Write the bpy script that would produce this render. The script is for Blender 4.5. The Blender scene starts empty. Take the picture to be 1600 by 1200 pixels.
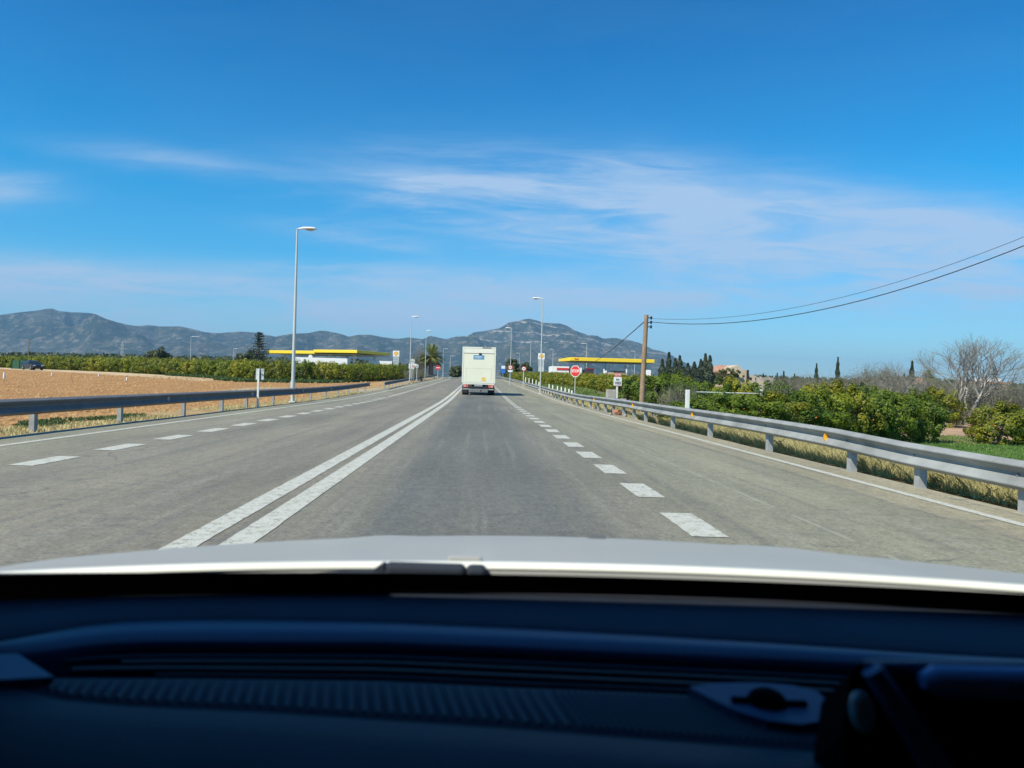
import bpy, bmesh, math, random
import numpy as np
from mathutils import Vector, Matrix, noise as mnoise
random.seed(7); rng = np.random.default_rng(11)
R = math.radians
sc = bpy.context.scene
col = sc.collection
PI = math.pi

# ---------------------------------------------------------------- camera
F = 1200.0; VX, VY = 748.0, 596.0; ROLL = 0.028; H = 1.2     # measured on the 1600x1200 photograph
SR, CR = math.sin(ROLL), math.cos(ROLL)
cam_d = bpy.data.cameras.new('camera'); cam = bpy.data.objects.new('camera', cam_d); col.objects.link(cam)
cam_d.sensor_width = 36; cam_d.lens = F/1600*36
cam_d.shift_x = (800-VX)/1600; cam_d.shift_y = -(600-VY)/1600
cam_d.clip_start = 0.05; cam_d.clip_end = 60000
cam.matrix_world = Matrix.Translation((0, 0, H)) @ Matrix.Rotation(-ROLL, 4, 'Y') @ Matrix.Rotation(R(90), 4, 'X')
cam_d.dof.use_dof = True; cam_d.dof.focus_distance = 40; cam_d.dof.aperture_fstop = 4.8
sc.camera = cam

# ---------------------------------------------------------------- light
SUN_EL, SUN_AZ = R(48), R(229)        # azimuth clockwise from +Y: behind and to the left
sd = Vector((math.sin(SUN_AZ)*math.cos(SUN_EL), math.cos(SUN_AZ)*math.cos(SUN_EL), math.sin(SUN_EL)))
sl = bpy.data.lights.new('sun', 'SUN'); so = bpy.data.objects.new('sun', sl); col.objects.link(so)
sl.energy = 5.0; sl.angle = R(0.53); sl.color = (1.0, 0.93, 0.82)
so.rotation_euler = sd.to_track_quat('Z', 'Y').to_euler(); so.location = (0, 0, 50)
sc.view_settings.view_transform = 'Standard'; sc.view_settings.look = 'None'
sc.view_settings.exposure = 0.43; sc.view_settings.gamma = 1.0
sc.cycles.use_denoising = True
sc.cycles.max_bounces = 8; sc.cycles.transparent_max_bounces = 16
sc.cycles.volume_bounces = 0; sc.cycles.sample_clamp_indirect = 6
try: sc.cycles.denoiser = 'OPENIMAGEDENOISE'
except Exception: pass

def nn(nt, t, **kw):
    n = nt.nodes.new(t)
    for k, v in kw.items():
        if k.startswith('i_'):
            key = k[2:]; n.inputs[int(key) if key.isdigit() else key.replace('_', ' ')].default_value = v
        else: setattr(n, k, v)
    return n
def mth(nt, op, a, b=None, c=None, clamp=False):
    n = nt.nodes.new('ShaderNodeMath'); n.operation = op; n.use_clamp = clamp
    for i, x in enumerate((a, b, c)):
        if x is None: continue
        if isinstance(x, (int, float)): n.inputs[i].default_value = x
        else: nt.links.new(x, n.inputs[i])
    return n.outputs[0]
def mapr(nt, v, a, b, c=0.0, d=1.0, smooth=True):
    n = nt.nodes.new('ShaderNodeMapRange'); n.interpolation_type = 'SMOOTHSTEP' if smooth else 'LINEAR'
    nt.links.new(v, n.inputs['Value'])
    for k, x in zip(('From Min', 'From Max', 'To Min', 'To Max'), (a, b, c, d)): n.inputs[k].default_value = x
    return n.outputs[0]
def mixc(nt, f, a, b, mode='MIX'):
    n = nt.nodes.new('ShaderNodeMix'); n.data_type = 'RGBA'; n.blend_type = mode
    for s, x in ((0, f), (6, a), (7, b)):
        if isinstance(x, (int, float)): n.inputs[s].default_value = x
        elif isinstance(x, (tuple, list)): n.inputs[s].default_value = (*x, 1) if len(x) == 3 else x
        else: nt.links.new(x, n.inputs[s])
    return n.outputs[2]
def noise(nt, vec, scale, detail=4, rough=0.55, dist=0.0):
    n = nt.nodes.new('ShaderNodeTexNoise'); n.inputs['Scale'].default_value = scale
    n.inputs['Detail'].default_value = detail; n.inputs['Roughness'].default_value = rough; n.inputs['Distortion'].default_value = dist
    nt.links.new(vec, n.inputs['Vector']); return n.outputs[0]
def mapping(nt, vec, scale=(1, 1, 1), loc=(0, 0, 0), rot=(0, 0, 0)):
    n = nt.nodes.new('ShaderNodeMapping'); nt.links.new(vec, n.inputs[0])
    n.inputs['Scale'].default_value = scale; n.inputs['Location'].default_value = loc; n.inputs['Rotation'].default_value = rot
    return n.outputs[0]

# ---------------------------------------------------------------- sky with cirrus
W = bpy.data.worlds.new('World'); sc.world = W; W.use_nodes = True
nt = W.node_tree; nt.nodes.clear()
sky = nn(nt, 'ShaderNodeTexSky', sky_type='NISHITA', sun_disc=False)
sky.sun_elevation = SUN_EL; sky.sun_rotation = SUN_AZ; sky.altitude = 20; sky.air_density = 1.0; sky.dust_density = 0.35; sky.ozone_density = 3.0
hs = nn(nt, 'ShaderNodeHueSaturation'); hs.inputs['Saturation'].default_value = 1.45; hs.inputs['Value'].default_value = 1.0; hs.inputs['Hue'].default_value = 0.485
nt.links.new(sky.outputs[0], hs.inputs['Color']); hs.inputs['Saturation'].default_value = 1.25; hs.inputs['Hue'].default_value = 0.495
tc = nn(nt, 'ShaderNodeTexCoord'); sp = nn(nt, 'ShaderNodeSeparateXYZ'); nt.links.new(tc.outputs['Generated'], sp.inputs[0])
X, Y, Z = sp.outputs
zz = mth(nt, 'ADD', mth(nt, 'MAXIMUM', Z, 0.0), 0.06)
cx = mth(nt, 'DIVIDE', X, zz); cy = mth(nt, 'DIVIDE', Y, zz)
cmb = nn(nt, 'ShaderNodeCombineXYZ'); nt.links.new(cx, cmb.inputs[0]); nt.links.new(cy, cmb.inputs[1])
pl = cmb.outputs[0]
az = mth(nt, 'DIVIDE', X, Y)                        # tan(azimuth) around the driving direction
el = mth(nt, 'DIVIDE', Z, Y)
ce = nn(nt, 'ShaderNodeCombineXYZ'); nt.links.new(az, ce.inputs[0]); nt.links.new(el, ce.inputs[1])
n1 = noise(nt, mapping(nt, ce.outputs[0], (2.6, 9.5, 1), (3.1, 1.4, 0), (0, 0, R(5))), 1.0, 9, 0.60, 0.7)
n2 = noise(nt, mapping(nt, ce.outputs[0], (4.2, 34, 1), (8.3, 2.7, 0), (0, 0, R(-4))), 1.0, 10, 0.68, 1.3)
n3_ = noise(nt, mapping(nt, ce.outputs[0], (1.6, 7, 1), (5.3, 0.7, 0)), 1.0, 6, 0.6, 0.6)
def bump2(ax, ay, sx, sy, k=1.0, tilt=0.0):
    dx = mth(nt, 'SUBTRACT', az, ax)
    dy = mth(nt, 'ADD', mth(nt, 'SUBTRACT', el, ay), mth(nt, 'MULTIPLY', dx, tilt))
    a = mth(nt, 'POWER', mth(nt, 'DIVIDE', dx, sx), 2.0); b = mth(nt, 'POWER', mth(nt, 'DIVIDE', dy, sy), 2.0)
    return mth(nt, 'MULTIPLY', mth(nt, 'EXPONENT', mth(nt, 'MULTIPLY', mth(nt, 'ADD', a, b), -1.0)), k)
msk = bump2(0.0, 0.245, 0.14, 0.040, 1.1, 0.10)
for a in ((0.34, 0.205, 0.38, 0.062, 1.35, 0.08), (0.60, 0.185, 0.34, 0.050, .8, 0.05), (0.16, 0.285, 0.12, 0.018, .5, 0.0), (-0.46, 0.108, 0.34, 0.026, 1.6, .05), (-0.64, 0.235, 0.08, 0.020, 0.8, 0.0), (-0.40, 0.275, 0.14, 0.016, 0.45, 0.10), (0.05, 0.115, 0.35, 0.016, .8, 0.02), (0.35, 0.12, 0.35, 0.022, .5, 0.0), (-0.2, 0.07, 0.5, 0.03, .7, 0.0), (-.16, .185, .10, .015, .6, .12), (-.12, .14, .2, .012, .6, .0)):
    msk = mth(nt, 'ADD', msk, bump2(*a))
msk = mth(nt, 'MINIMUM', msk, 1.0)
c1 = mapr(nt, n1, 0.28, 0.66); c2 = mapr(nt, n2, 0.40, 0.64)
cl = mth(nt, 'ADD', mth(nt, 'ADD', mth(nt, 'MULTIPLY', c1, 0.42), mth(nt, 'MULTIPLY', c2, 0.40)), mth(nt, 'MULTIPLY', mth(nt, 'ADD', mapr(nt, n3_, .30, .62), 0.0), 0.42))
cl = mth(nt, 'MULTIPLY', mth(nt, 'MULTIPLY', cl, msk), 1.0)
cl = mth(nt, 'MINIMUM', mth(nt, 'ADD', cl, mth(nt, 'MULTIPLY', c1, 0.02)), 0.85)
gr = nn(nt, 'ShaderNodeValToRGB'); nt.links.new(Z, gr.inputs[0])
for k, (p, c) in enumerate(((0.0, (.66, .84, 1.0)), (.07, (.48, .84, 1.02)), (.14, (.24, .84, 1.05)), (.24, (.03, .84, 1.07)), (.45, (.0, .65, .94)), (1.0, (.45, .80, 1.0)))):
    e = gr.color_ramp.elements[k] if k < 2 else gr.color_ramp.elements.new(p)
    e.position = p; e.color = (*c, 1)
graded = mixc(nt, 1.0, hs.outputs[0], gr.outputs[0], 'MULTIPLY')
skc = mixc(nt, cl, graded, (3.3, 4.3, 5.8))
bg = nn(nt, 'ShaderNodeBackground'); bg.inputs['Strength'].default_value = 0.115
nt.links.new(skc, bg.inputs['Color'])
wo = nn(nt, 'ShaderNodeOutputWorld'); nt.links.new(bg.outputs[0], wo.inputs['Surface'])

# ---------------------------------------------------------------- ground shape and picture measurements
def sstep(x): x = min(1.0, max(0.0, x)); return x*x*(3-2*x)
def softplus(x, k): return x if x > 30*k else k*math.log1p(math.exp(x/k))
def ramp(y):
    r = 0.014*(softplus(y-45, 4))
    if y > 185: r = 0.014*140 + 0.20*(1-math.exp(-(y-185)/15.0))
    return r
def bend(y): return 0.0 if y < 130 else -2.4*((min(y, 300)-130)/70.0)**2*0.9
def gz(x, y):
    z = ramp(y)
    xl = x - bend(y)
    if xl > 6.4: z -= 1.3*sstep((xl-6.4)/12.0)*(1-sstep((y-52)/50.0))
    elif xl < -8.6: z -= 0.2*sstep((-8.6-xl)/5.0)*(1-sstep((y-90)/40.0))
    return z
def uv(px, py):
    dx, dy = px-VX, py-VY
    return (CR*dx + SR*dy, -SR*dx + CR*dy)
def P(px, py, D):                      # point seen at a pixel at forward distance D
    u, v = uv(px, py); return Vector((u*D/F, D, H - v*D/F))
def colx(px, D, z):                    # X of something of height z standing D ahead under picture column px
    v = (H-z)*F/D; dx = px-VX; dy = (v+SR*dx)/CR
    return (CR*dx+SR*dy)*D/F
def base(px, D):                       # foot point on the ground
    z = 0
    for _ in range(6):
        x = colx(px, D, z); z = gz(x, D)
    return Vector((x, D, z))
def ztop(px, py, D): return P(px, py, D).z

# ---------------------------------------------------------------- mesh helpers
class MB:
    def __init__(s): s.v = []; s.f = []; s.m = []; s.sm = []
    def add(s, vs, fs, mi=0, smooth=False):
        o = len(s.v); s.v += [tuple(v) for v in vs]
        for f in fs: s.f.append([i+o for i in f]); s.m.append(mi); s.sm.append(smooth)
    def box(s, x0, x1, y0, y1, z0, z1, mi=0, mat=None, b=0.0):
        if b > 0:
            bm = bmesh.new(); bmesh.ops.create_cube(bm, size=1)
            for v in bm.verts: v.co = Vector(((x0+x1)/2+v.co.x*(x1-x0), (y0+y1)/2+v.co.y*(y1-y0), (z0+z1)/2+v.co.z*(z1-z0)))
            bmesh.ops.bevel(bm, geom=bm.edges[:]+bm.verts[:], offset=b, segments=2, affect='EDGES', profile=0.5)
            bm.verts.index_update()
            vs = [v.co.copy() for v in bm.verts]; fs = [[v.index for v in f.verts] for f in bm.faces]; bm.free()
        else:
            vs = [Vector(p) for p in ((x0,y0,z0),(x1,y0,z0),(x1,y1,z0),(x0,y1,z0),(x0,y0,z1),(x1,y0,z1),(x1,y1,z1),(x0,y1,z1))]
            fs = [(0,3,2,1),(4,5,6,7),(0,1,5,4),(1,2,6,5),(2,3,7,6),(3,0,4,7)]
        if mat: vs = [mat @ v for v in vs]
        s.add(vs, fs, mi); return s
    def tube(s, pts, rad, n=8, mi=0, cap=True, smooth=True, sq=None):
        pts = [Vector(p) for p in pts]; k = len(pts)
        if not isinstance(rad, (list, tuple)): rad = [rad]*k
        vs = []; up0 = None
        for i, p in enumerate(pts):
            d = (pts[min(i+1, k-1)] - pts[max(i-1, 0)]).normalized()
            a = Vector((0, 0, 1)) if abs(d.z) < 0.92 else Vector((0, 1, 0))
            e1 = d.cross(a).normalized(); e2 = d.cross(e1).normalized()
            if up0 is not None and e1.dot(up0) < 0 and abs(d.z) >= 0.92: pass
            up0 = e1
            for j in range(n):
                t = 2*PI*j/n; vs.append(p + (e1*math.cos(t) + e2*math.sin(t))*rad[i])
        fs = [(i*n+j, i*n+(j+1) % n, (i+1)*n+(j+1) % n, (i+1)*n+j) for i in range(k-1) for j in range(n)]
        s.add(vs, fs, mi, smooth)
        if cap: s.add(vs[:n], [list(range(n))[::-1]], mi); s.add(vs[-n:], [list(range(n))], mi)
        return s
    def prism(s, pts, th, M, mi=0, mi2=None):            # outline in local x,z ; thickness along local y (front at y=0)
        n = len(pts)
        a = [M @ Vector((p[0], 0, p[1])) for p in pts]; b = [M @ Vector((p[0], th, p[1])) for p in pts]
        s.add(a, [list(range(n))], mi); s.add(b, [list(range(n))[::-1]], mi if mi2 is None else mi2)
        s.add(a+b, [(i, n+i, n+(i+1) % n, (i+1) % n) for i in range(n)], mi if mi2 is None else mi2); return s
    def sweep(s, prof, path, mi=0, close=False, smooth=False):   # prof (x,z) offsets swept over path of (x,y,z)
        n = len(prof); vs = []
        for p in path: vs += [(p[0]+q[0], p[1], p[2]+q[1]) for q in prof]
        e = n if close else n-1
        fs = [(i*n+j, (i+1)*n+j, (i+1)*n+(j+1) % n, i*n+(j+1) % n) for i in range(len(path)-1) for j in range(e)]
        s.add(vs, fs, mi, smooth); return s
    def build(s, name, mats, parent=None, loc=None):
        me = bpy.data.meshes.new(name)
        vs = s.v
        me.from_pydata(vs, [], s.f)
        if not isinstance(mats, (list, tuple)): mats = [mats]
        for m in mats: me.materials.append(m)
        me.polygons.foreach_set('material_index', s.m); me.polygons.foreach_set('use_smooth', s.sm)
        me.update()
        return link(name, me, parent, loc)
def link(name, me, parent=None, loc=None):
    o = bpy.data.objects.new(name, me); col.objects.link(o)
    if parent is not None:
        o.parent = parent
        if loc is None: o.matrix_parent_inverse = Matrix.Identity(4)
    if loc is not None: o.location = loc
    return o
def tag(o, label=None, cat=None, group=None, kind=None):
    if label: o['label'] = label
    if cat: o['category'] = cat
    if group: o['group'] = group
    if kind: o['kind'] = kind
    return o
def thing(name, label, cat, loc=(0, 0, 0), rz=0, group=None):
    o = bpy.data.objects.new(name, None); col.objects.link(o); o.location = loc; o.rotation_euler = (0, 0, rz)
    o.empty_display_size = 0.3
    return tag(o, label, cat, group)
def copy_tree(o, parent=None):
    c = o.copy(); col.objects.link(c)
    if parent is not None: c.parent = parent
    for ch in [x for x in bpy.data.objects if x.parent == o]: copy_tree(ch, c)
    return c
def npmesh(name, V, Fq, mats, mi=None, smooth=False):       # fast mesh of quads/tris from numpy
    me = bpy.data.meshes.new(name); k = Fq.shape[1]
    me.vertices.add(len(V)); me.vertices.foreach_set('co', V.astype(np.float32).ravel())
    me.loops.add(Fq.size); me.loops.foreach_set('vertex_index', Fq.astype(np.int32).ravel())
    me.polygons.add(len(Fq)); me.polygons.foreach_set('loop_start', np.arange(0, Fq.size, k, dtype=np.int32))
    if not isinstance(mats, (list, tuple)): mats = [mats]
    for m in mats: me.materials.append(m)
    if mi is not None: me.polygons.foreach_set('material_index', np.asarray(mi, dtype=np.int32))
    if smooth: me.polygons.foreach_set('use_smooth', [True]*len(Fq))
    me.update(calc_edges=True); me.validate(); return me

# ---------------------------------------------------------------- materials
MATS = {}
def newmat(name):
    m = bpy.data.materials.new(name); m.use_nodes = True; t = m.node_tree
    b = t.nodes['Principled BSDF']; MATS[name] = m; return m, t, b
def coords(t, kind='Object'):
    return nn(t, 'ShaderNodeTexCoord').outputs[kind]
def plain(name, c, rough=0.6, metal=0.0, var=0.08, scale=3.0, bump=0.0, spec=0.5, coat=0.0, gen=False):
    m, t, b = newmat(name); co = coords(t, 'Object')
    n = noise(t, co, scale, 5, 0.6)
    f = mapr(t, n, 0.3, 0.7, 1-var, 1+var, False)
    mx = nn(t, 'ShaderNodeVectorMath', operation='SCALE'); mx.inputs[0].default_value = c; t.links.new(f, mx.inputs['Scale'])
    t.links.new(mx.outputs[0], b.inputs['Base Color'])
    b.inputs['Roughness'].default_value = rough; b.inputs['Metallic'].default_value = metal
    b.inputs['Specular IOR Level'].default_value = spec
    if coat: b.inputs['Coat Weight'].default_value = coat; b.inputs['Coat Roughness'].default_value = 0.16
    if bump:
        bp = nn(t, 'ShaderNodeBump'); bp.inputs['Strength'].default_value = bump; bp.inputs['Distance'].default_value = 0.01
        t.links.new(noise(t, co, scale*12, 3), bp.inputs['Height']); t.links.new(bp.outputs[0], b.inputs['Normal'])
    return m
def leafmat(name, ca, cb, cc, scale=1.6, trans=0.3, rough=0.55):
    m, t, b = newmat(name); co = coords(t, 'Object')
    oi = nn(t, 'ShaderNodeObjectInfo')
    n1 = noise(t, co, scale, 3, 0.6); n2 = noise(t, co, scale*14, 2, 0.7)
    c = mixc(t, mapr(t, n1, 0.38, 0.64), ca, cb)
    f = mapr(t, mth(t, 'ADD', n2, mth(t, 'MULTIPLY', mth(t, 'SUBTRACT', oi.outputs['Random'], 0.5), 0.16)), 0.5, 0.72)
    c = mixc(t, f, c, cc)
    t.links.new(c, b.inputs['Base Color']); b.inputs['Roughness'].default_value = rough; b.inputs['Specular IOR Level'].default_value = 0.35
    tr = nn(t, 'ShaderNodeBsdfTranslucent'); t.links.new(c, tr.inputs['Color'])
    mx = nn(t, 'ShaderNodeMixShader'); mx.inputs[0].default_value = trans
    t.links.new(b.outputs[0], mx.inputs[1]); t.links.new(tr.outputs[0], mx.inputs[2])
    t.links.new(mx.outputs[0], t.nodes['Material Output'].inputs['Surface']); return m

citrus = leafmat('citrus_leaves', (0.070, 0.120, 0.009), (0.20, 0.235, 0.014), (0.42, 0.40, 0.022))
citrus_y = leafmat('citrus_leaves_yellow', (0.09, 0.125, 0.010), (0.25, 0.25, 0.016), (0.50, 0.42, 0.025))
citrus_d = leafmat('citrus_leaves_deep', (0.040, 0.085, 0.010), (0.12, 0.19, 0.014), (0.32, 0.36, 0.025))
orange_m = plain('orange_peel', (0.62, 0.22, 0.02), 0.5)
cypress_m = leafmat('cypress_leaves', (0.016, 0.030, 0.014), (0.030, 0.050, 0.020), (0.05, 0.07, 0.028), 1.2, 0.1)
conifer_m = leafmat('conifer_leaves', (0.024, 0.040, 0.024), (0.045, 0.065, 0.035), (0.08, 0.10, 0.05), 0.8, 0.1)
bush_m = leafmat('bush_leaves', (0.035, 0.055, 0.022), (0.07, 0.09, 0.035), (0.12, 0.13, 0.05), 1.0, 0.15)
ivy_m = leafmat('ivy_leaves', (0.06, 0.085, 0.02), (0.10, 0.12, 0.03), (0.16, 0.16, 0.05), 1.0, 0.15)
scrub_m = plain('dry_twigs', (0.19, 0.18, 0.135), 0.9, var=0.3, scale=0.8)
bark = plain('bark', (0.16, 0.13, 0.10), 0.9, var=0.3, scale=6, bump=0.6)
pale_bark = plain('pale_bark', (0.36, 0.33, 0.28), 0.85, var=0.25, scale=5, bump=0.5)
twig_m = plain('grey_twigs', (0.21, 0.20, 0.17), 0.9, var=0.25, scale=2)
palm_m = leafmat('palm_leaves', (0.17, 0.20, 0.05), (0.27, 0.29, 0.08), (0.40, 0.40, 0.14), 2, 0.25)
palm_dead = plain('palm_skirt', (0.16, 0.12, 0.08), 0.9, var=0.3)
dry_m = leafmat('dry_grass_blades', (0.42, 0.37, 0.15), (0.60, 0.52, 0.24), (0.72, 0.64, 0.34), 2.5, 0.2)
green_m = leafmat('green_grass_blades', (0.08, 0.16, 0.03), (0.14, 0.23, 0.05), (0.28, 0.30, 0.08), 1.2, 0.2)
weed_m = leafmat('weed_leaves', (0.05, 0.10, 0.03), (0.09, 0.15, 0.04), (0.17, 0.20, 0.06), 1.2, 0.2)

galv = plain('galvanised_steel', (0.245, 0.255, 0.243), 0.65, 0.0, var=0.28, scale=1.6, spec=0.2)
galv_post = plain('galvanised_post', (0.30, 0.31, 0.30), 0.65, 0.0, var=0.16, scale=9, bump=0.2, spec=0.2)
lamp_paint = plain('lamp_post_paint', (0.52, 0.54, 0.50), 0.45, 0.2, var=0.1, scale=1)
amber = plain('amber_reflector', (0.85, 0.42, 0.03), 0.35, var=0.1, scale=30)
white_refl = plain('white_reflector', (0.7, 0.7, 0.68), 0.35)
rusty = plain('rust_brown', (0.16, 0.06, 0.03), 0.7, var=0.3, scale=20)
sign_white = plain('sign_white', (0.74, 0.74, 0.70), 0.5, var=0.05)
sign_red = plain('sign_red', (0.58, 0.035, 0.03), 0.45, var=0.1)
sign_blue = plain('sign_blue', (0.03, 0.14, 0.48), 0.45, var=0.06)
sign_back = plain('sign_back', (0.50, 0.54, 0.50), 0.5, 0.1, var=0.1)
black_m = plain('matt_black', (0.012, 0.012, 0.013), 0.7)
ink = plain('sign_ink', (0.03, 0.03, 0.04), 0.6)
white_post_m = plain('white_post', (0.68, 0.68, 0.62), 0.7, var=0.12, scale=8)
wood = plain('utility_pole_wood', (0.27, 0.185, 0.115), 0.85, var=0.25, scale=3, bump=0.5)
cable_m = plain('black_cable', (0.02, 0.022, 0.026), 0.6)
concrete = plain('concrete', (0.36, 0.34, 0.30), 0.9, var=0.18, scale=3, bump=0.4)
brick_m = plain('brick_red', (0.36, 0.15, 0.08), 0.9, var=0.35, scale=8, bump=0.4)
yellow = plain('canopy_yellow', (0.84, 0.60, 0.03), 0.4, var=0.05)
wallw = plain('white_wall', (0.78, 0.77, 0.74), 0.8, var=0.05)
wallb = plain('ochre_wall', (0.50, 0.41, 0.29), 0.9, var=0.18, scale=0.6, bump=0.3)
wallg = plain('ruin_wall', (0.38, 0.33, 0.27), 0.95, var=0.3, scale=0.8, bump=0.5)
rooft = plain('roof_tile', (0.40, 0.22, 0.14), 0.9, var=0.3, scale=1.5, bump=0.5)
glassd = plain('dark_window', (0.03, 0.035, 0.045), 0.15)
darkred = plain('dark_red_panel', (0.22, 0.02, 0.03), 0.5)
green_net = plain('green_net', (0.03, 0.10, 0.05), 0.9)

# asphalt: real worn colour bands across the road, read in world metres
def asphalt(name, mark=False):
    m, t, b = newmat(name); co = coords(t, 'Object')
    s = nn(t, 'ShaderNodeSeparateXYZ'); t.links.new(co, s.inputs[0]); x, y = s.outputs[0], s.outputs[1]
    wig = mth(t, 'MULTIPLY', mth(t, 'SUBTRACT', noise(t, mapping(t, co, (0.6, 0.12, 1)), 1.0, 3), 0.5), 0.7)
    xw = mth(t, 'ADD', x, wig)
    r = nn(t, 'ShaderNodeValToRGB'); t.links.new(mapr(t, xw, -9, 6.5, 0, 1, False), r.inputs[0])
    cs = [(-9, (0.30, 0.29, 0.235)), (-7.0, (0.285, 0.275, 0.225)), (-6.0, (0.285, 0.262, 0.225)), (-4.9, (0.24, 0.225, 0.197)), (-3.9, (0.277, 0.252, 0.216)), (-2.9, (0.235, 0.218, 0.195)), (-1.9, (0.27, 0.247, 0.212)), (-1.2, (0.240, 0.226, 0.20)), (-0.75, (0.150, 0.151, 0.152)), (-0.1, (0.168, 0.166, 0.160)), (0.7, (0.160, 0.160, 0.157)), (1.4, (0.24, 0.228, 0.20)), (2.1, (0.268, 0.258, 0.213)), (3.0, (0.285, 0.277, 0.222)), (4.0, (0.29, 0.281, 0.223)), (4.5, (0.275, 0.264, 0.21)), (4.62, (0.36, 0.325, 0.25)), (6.5, (0.39, 0.345, 0.26))]
    el = r.color_ramp.elements
    while len(el) < len(cs): el.new(0.5)
    for e, (p, c) in zip(el, cs): e.position = (p+9)/15.5; e.color = (*c, 1)
    c = mixc(t, 1.0, r.outputs[0], (0.81, 0.815, 0.70), 'MULTIPLY')
    big = noise(t, mapping(t, co, (0.7, 0.16, 1), (3, 5, 0)), 1.0, 5, 0.6)
    c = mixc(t, 1.0, c, mapr(t, big, 0.3, 0.72, 0.78, 1.16, False), 'MULTIPLY')
    streak = noise(t, mapping(t, co, (1.2, 5.5, 1)), 1.0, 6, 0.7)
    c = mixc(t, mapr(t, streak, 0.54, 0.70, 0, 0.6), c, (0.10, 0.105, 0.105))
    lon = noise(t, mapping(t, co, (4.5, 0.10, 1), (2, 0, 0)), 1.0, 5, 0.65)
    c = mixc(t, mapr(t, lon, 0.50, 0.66, 0, 0.42), c, (0.115, 0.118, 0.115))
    c = mixc(t, mapr(t, lon, 0.46, 0.32, 0, 0.30), c, (0.27, 0.26, 0.22))
    n = noise(t, co, 26, 5, 0.8); n2 = noise(t, co, 90, 2, 0.8); n7 = noise(t, mapping(t, co, (1, .55, 1)), 9, 5, 0.8)
    g = mth(t, 'ADD', mth(t, 'MULTIPLY', n, 0.6), mth(t, 'MULTIPLY', n2, 0.4))
    c = mixc(t, 1.0, c, mapr(t, g, 0.36, 0.64, 0.50, 1.45, False), 'MULTIPLY')
    c = mixc(t, 1.0, c, mapr(t, n7, 0.32, 0.68, 0.78, 1.2, False), 'MULTIPLY')
    # fine cracks and a long seam
    vo = nn(t, 'ShaderNodeTexVoronoi', feature='DISTANCE_TO_EDGE'); vo.inputs['Scale'].default_value = 0.45
    t.links.new(mixc(t, 0.25, mapping(t, co, (1, 0.7, 1)), nnv(t, co)), vo.inputs['Vector'])
    crk = mth(t, 'MULTIPLY', mapr(t, vo.outputs['Distance'], 0.0, 0.012, 0.55, 0.0), mapr(t, big, 0.5, 0.62))
    c = mixc(t, crk, c, (0.07, 0.07, 0.068))
    for xs, k in ((4.56, 0.6), (3.05, -0.25), (-5.2, 0.22)):
        d = mth(t, 'ABSOLUTE', mth(t, 'SUBTRACT', mth(t, 'ADD', x, mth(t, 'MULTIPLY', wig, 0.12)), xs))
        sf = mth(t, 'MULTIPLY', mapr(t, d, 0.008, 0.03, abs(k), 0.0), mapr(t, noise(t, co, 2.5, 3), 0.4, 0.55))
        c = mixc(t, sf, c, (0.10, 0.10, 0.095) if k > 0 else (0.5, 0.49, 0.44))
    if mark:
        w = mixc(t, mapr(t, g, 0.3, 0.7), (0.38, 0.385, 0.33), (0.52, 0.525, 0.45))
        n5 = noise(t, co, 9, 5, 0.75); n6 = noise(t, co, 60, 3, 0.7)
        wear = mapr(t, mth(t, 'ADD', mth(t, 'MULTIPLY', n5, 0.6), mth(t, 'MULTIPLY', n6, 0.4)), 0.50, 0.60, 0.0, 0.8)
        far = mapr(t, y, 5, 60, 1.0, 0.5)
        c = mixc(t, mth(t, 'MULTIPLY', wear, far), w, c)
    t.links.new(c, b.inputs['Base Color']); b.inputs['Roughness'].default_value = 0.85; b.inputs['Specular IOR Level'].default_value = 0.35
    bp = nn(t, 'ShaderNodeBump'); bp.inputs['Strength'].default_value = 0.5 if not mark else 0.25; bp.inputs['Distance'].default_value = 0.006
    t.links.new(g, bp.inputs['Height']); t.links.new(bp.outputs[0], b.inputs['Normal'])
    return m
def nnv(t, co):
    n = nn(t, 'ShaderNodeTexNoise'); n.inputs['Scale'].default_value = 1.3; n.inputs['Detail'].default_value = 3; t.links.new(co, n.inputs['Vector'])
    s = nn(t, 'ShaderNodeVectorMath', operation='SCALE'); s.inputs['Scale'].default_value = 3.0; t.links.new(n.outputs['Color'], s.inputs[0]); return s.outputs[0]
asph = asphalt('asphalt'); paint = asphalt('road_paint', True)

def soil(name):
    m, t, b = newmat(name); co = coords(t, 'Object')
    at = nn(t, 'ShaderNodeVertexColor', layer_name='soil')
    a = noise(t, co, 0.5, 6, 0.65); f = noise(t, co, 6.0, 5, 0.75); g = noise(t, co, 30.0, 2, 0.7)
    c = mixc(t, 1.0, at.outputs[0], mapr(t, a, 0.3, 0.7, 0.72, 1.22, False), 'MULTIPLY')
    c = mixc(t, 1.0, c, mapr(t, f, 0.3, 0.7, 0.78, 1.22, False), 'MULTIPLY')
    c = mixc(t, 1.0, c, mapr(t, g, 0.3, 0.7, 0.8, 1.2, False), 'MULTIPLY')
    t.links.new(c, b.inputs['Base Color']); b.inputs['Roughness'].default_value = 0.95; b.inputs['Specular IOR Level'].default_value = 0.1
    bp = nn(t, 'ShaderNodeBump'); bp.inputs['Strength'].default_value = 0.7; bp.inputs['Distance'].default_value = 0.08
    t.links.new(f, bp.inputs['Height']); t.links.new(bp.outputs[0], b.inputs['Normal']); return m
soil_m = soil('soil')

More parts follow.
